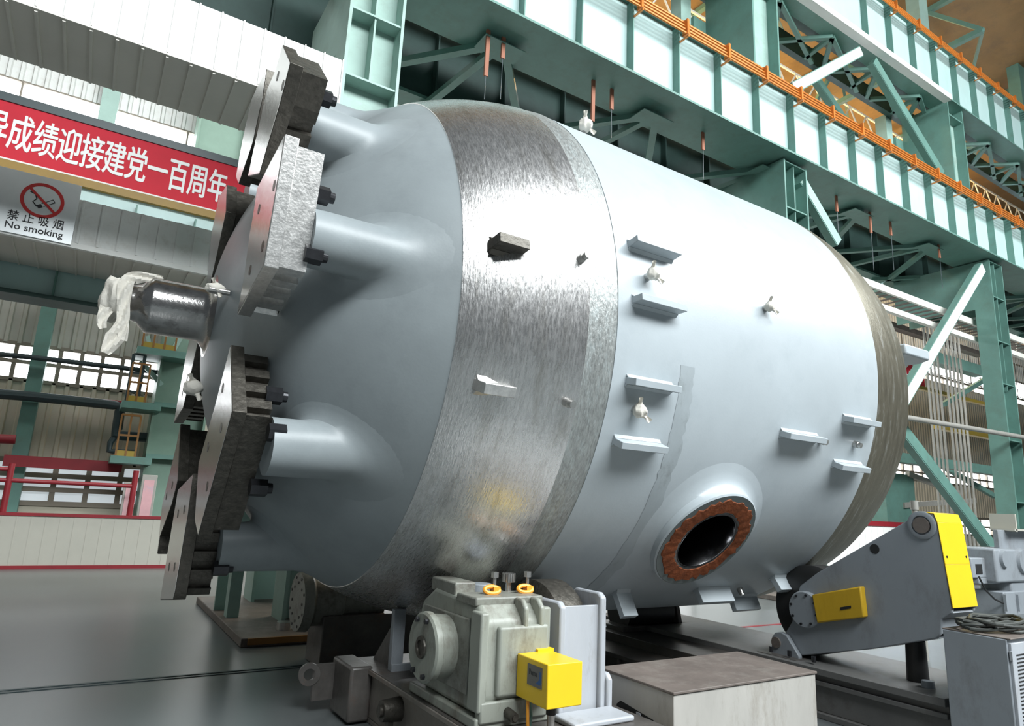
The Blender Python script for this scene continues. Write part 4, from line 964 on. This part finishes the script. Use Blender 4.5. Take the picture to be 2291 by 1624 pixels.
# low wall with red coping and railing
YL = 17.2
zl1 = at(130, 1149, 1, YL).z
LW = thing('low_partition', 'low cream panelled partition with red coping and red foot at left', 'partition', (-2, YL, 0))
m = MB(); m.box(-12, 4.6, YL, YL+.12, .05, zl1-.06)
x = -12
while x < 4.6: m.box(x, x+.02, YL-.006, YL, .05, zl1-.06); x += .25
m.build('panel', LOWW, LW, smooth=False)
MB().box(-12, 4.6, YL-.03, YL+.15, zl1-.06, zl1).build('coping', RED, LW, smooth=False)
MB().box(-12, 4.6, YL-.03, YL+.14, 0, .07).build('foot_strip', RED, LW, smooth=False)
RL = thing('red_pipe_railing', 'red pipe railing standing on top of the cream partition', 'railing', (-1, YL+.06, zl1))
for (px, py) in ((18, 1085), (297, 1105)):
    x = at(px, py, 1, YL+.06).x; MB().cyl((x, YL+.06, zl1), (x, YL+.06, zl1+.98), .06, .06, 14).build('rail_post', RED, RL)
z = at(140, 1080, 1, YL+.06).z; x0_, x1_ = -12, at(297, 1090, 1, YL+.06).x
MB().cyl((x0_, YL+.06, z), (x1_, YL+.06, z), .045, .045, 12).build('rail_bar', RED, RL)
x0_ = at(18, 1048, 1, YL+.06).x; MB().cyl((-12, YL+.06, zl1+.86), (x0_, YL+.06, zl1+.86), .045, .045, 12).build('rail_bar', RED, RL)
# poster boards
for i, (px0, px1, pyt, pyb, lab) in enumerate(((272, 296, 1078, 1160, 'narrow pink notice board behind the red post'), (312, 346, 1062, 1160, 'taller pink notice board in a grey frame beside the far column'))):
    y = YL+.6; a, b = at(px0, (pyt+pyb)/2, 1, y), at(px1, (pyt+pyb)/2, 1, y); zt2 = at((px0+px1)/2, pyt, 1, y).z
    t = thing('notice_board', lab, 'notice board', ((a.x+b.x)/2, y, 0))
    MB().box(a.x, b.x, y, y+.05, .3, zt2).build('frame', GALV, t, bevel=.01); MB().box(a.x+.05, b.x-.05, y-.01, y, .5, zt2-.12).build('poster', PINK, t, smooth=False)
    MB().box(a.x+.05, a.x+.1, y, y+.05, 0, .3).build('leg', GALV, t); MB().box(b.x-.1, b.x-.05, y, y+.05, 0, .3).build('leg', GALV, t)

# ------------------------------------------------------------------ right: far steelwork
YR = 13.0
def seg(name, lab, cat, p, q, w, h, y, mm, grp=None):
    a, b = at(*p, 1, y), at(*q, 1, y); zc = (a.z+b.z)/2; o = MB().box(min(a.x, b.x), max(a.x, b.x), y, y+w, zc-h/2, zc+h/2).build(name, mm, origin=((a.x+b.x)/2, y, zc), smooth=False); return tag(o, lab, cat, grp)
WK = thing('walkway', 'grated walkway with pale edge rails high at the right', 'walkway', (26, 12, 9))
z = at(1960, 640, 1, 9.95).z; z2 = at(1980, 690, 1, 9.95).z
for yy in (9.9, 10.9): MB().box(14.5, 45, yy, yy+.08, z-.10, z+.10).build('edge_rail', LATT, WK, smooth=False)
MB().box(14.5, 45, 9.88, 9.96, z2-.08, z2+.08).build('lower_rail', LATT, WK, smooth=False)
m = MB(); x = 14.5
while x < 45: m.box(x, x+.05, 9.98, 10.9, z-.09, z-.05); x += .4
m.build('grating', BROWN, WK, smooth=False)
seg('cross_beam', 'deep green beam behind the conduit bundle, upper one', 'beam', (1965, 640), (2210, 705), .3, 1.1, YR+1, GREEN, 'green beams behind the conduits')
seg('cross_beam', 'green beam level with the red sign at right', 'beam', (2090, 805), (2200, 822), .4, .45, YR, GREEN, 'green beams behind the conduits')
seg('cross_beam', 'brown beam just under the walkway at right', 'beam', (1985, 735), (2200, 780), .3, .2, YR, BROWN, 'green beams behind the conduits')
seg('cross_beam', 'lower green beam near the foot of the braces', 'beam', (2010, 1055), (2230, 1025), .3, .35, YR, GREEN, 'green beams behind the conduits')
seg('cross_beam', 'orange edged beam low behind the braces', 'beam', (2100, 962), (2225, 968), .3, .25, YR+2, YRAIL, 'green beams behind the conduits')
for i, (p, q, mm, lab) in enumerate((((2035, 1000), (2225, 1110), GREEN, 'lower grey stair stringer descending right behind the braces'), ((2030, 1060), (2150, 1105), GALV, 'grey handrail of the stair behind the braces'), ((2020, 1130), (2180, 1120), GALV, 'grey pipe rail behind the upright breather'), ((2110, 905), (2210, 845), GREEN, 'green strut rising right behind the conduits'))):
    a, b = at(*p, 1, YR+1), at(*q, 1, YR+1); tag(MB().bar(a, b, .16, .2).build('stair_member', mm, origin=(a+b)/2, smooth=False), lab, 'stair part')
for i in range(9):
    px = 2072+i*8.5+(8 if i > 3 else 0); p = at(px, 800, 1, 11.9)
    tag(MB().cyl((p.x, 11.9, 0), (p.x, 11.9, 10.4), .038, .038, 10).build('conduit', GALV, origin=(p.x, 11.9, 0)), 'thin grey vertical conduit in the bundle left of the right column', 'conduit', 'vertical conduits by the right column')
p = at(2010, 1200, 1, 14); 
tag(MB().box(at(1985, 1150, 1, 14).x, at(2050, 1150, 1, 14).x, 14, 14.6, 0, at(2015, 1060, 1, 14).z).build('green_pillar', GREEN, origin=(p.x, 14, 0), smooth=False), 'short stout green pillar behind the far end of the vessel', 'pillar')
p0_, p1_ = at(2030, 858, 1, 15), at(2064, 800, 1, 15)
RS = thing('red_sign', 'red sign with white Chinese character beside the far end of the vessel', 'sign', (p1_.x, 15, p0_.z))
MB().box(p0_.x-2.2, p1_.x, 15, 15.05, p0_.z, p1_.z).build('board', BANNER, RS, smooth=False)
m = MB(); hh2 = p1_.z-p0_.z; [put_text(m, '化平', (p1_.x-1.15+dx, 14.995, p0_.z+hh2*.30), (1.0, 0, 0), (0, 0, hh2*.62), 0, .003, .003+.1*(dx+.03)) for dx in (-.03, -.015, 0, .015, .03)]; m.build('lettering', WHITE, RS, smooth=False)
a, b = at(2040, 862, 1, 15), at(2220, 905, 1, 15)
tag(MB().box(a.x-3, b.x, 14.9, 15.1, a.z-.1, a.z+.05).build('yellow_rail', YRAIL, origin=(a.x, 15, a.z), smooth=False), 'yellow rail running under the red sign', 'rail')
# white partition with red top behind the arm
RP = thing('low_partition', 'white ribbed partition with red top behind the swing arm', 'partition', (20, 10.4, 0))
m = MB(); m.box(11.5, 23.0, 10.5, 10.6, .02, 1.62); x = 11.5
while x < 23: m.box(x, x+.02, 10.493, 10.5, .02, 1.62); x += .3
m.build('panel', CLAD, RP, smooth=False); MB().box(11.5, 23.0, 10.47, 10.63, 1.62, 1.75).build('coping', RED, RP, smooth=False)
# upright breather pipe behind the arm
p = at(2046, 1140, 1, 4.8); m = MB(); m.cyl((p.x, 4.8, p.z-.35), (p.x, 4.8, p.z), .035, .035, 14); m.cyl((p.x, 4.8, p.z), (p.x, 4.8, p.z+.12), .05, .048, 14); m.cyl((p.x, 4.8, 0), (p.x, 4.8, p.z-.35), .03, .03, 12)
tag(m.build('breather_pipe', GALV, origin=(p.x, 4.8, 0)), 'upright silver pipe poking up behind the yellow end cover', 'pipe')
# warning board at the right edge
p = at(2283, 755, 1, 14.5); t = thing('warning_sign', 'orange and white triangular warning sign at the right edge', 'sign', p)
MB().prism([p+Vector((-.5, 0, -.35)), p+Vector((.7, 0, -.35)), p+Vector((.1, 0, .6))], (0, .04, 0)).build('triangle', ORANGE, t, smooth=False)
MB().box(p.x-.6, p.x+1.2, p.y, p.y+.04, p.z-1.1, p.z-.4).build('panel', CLAD, t, smooth=False)
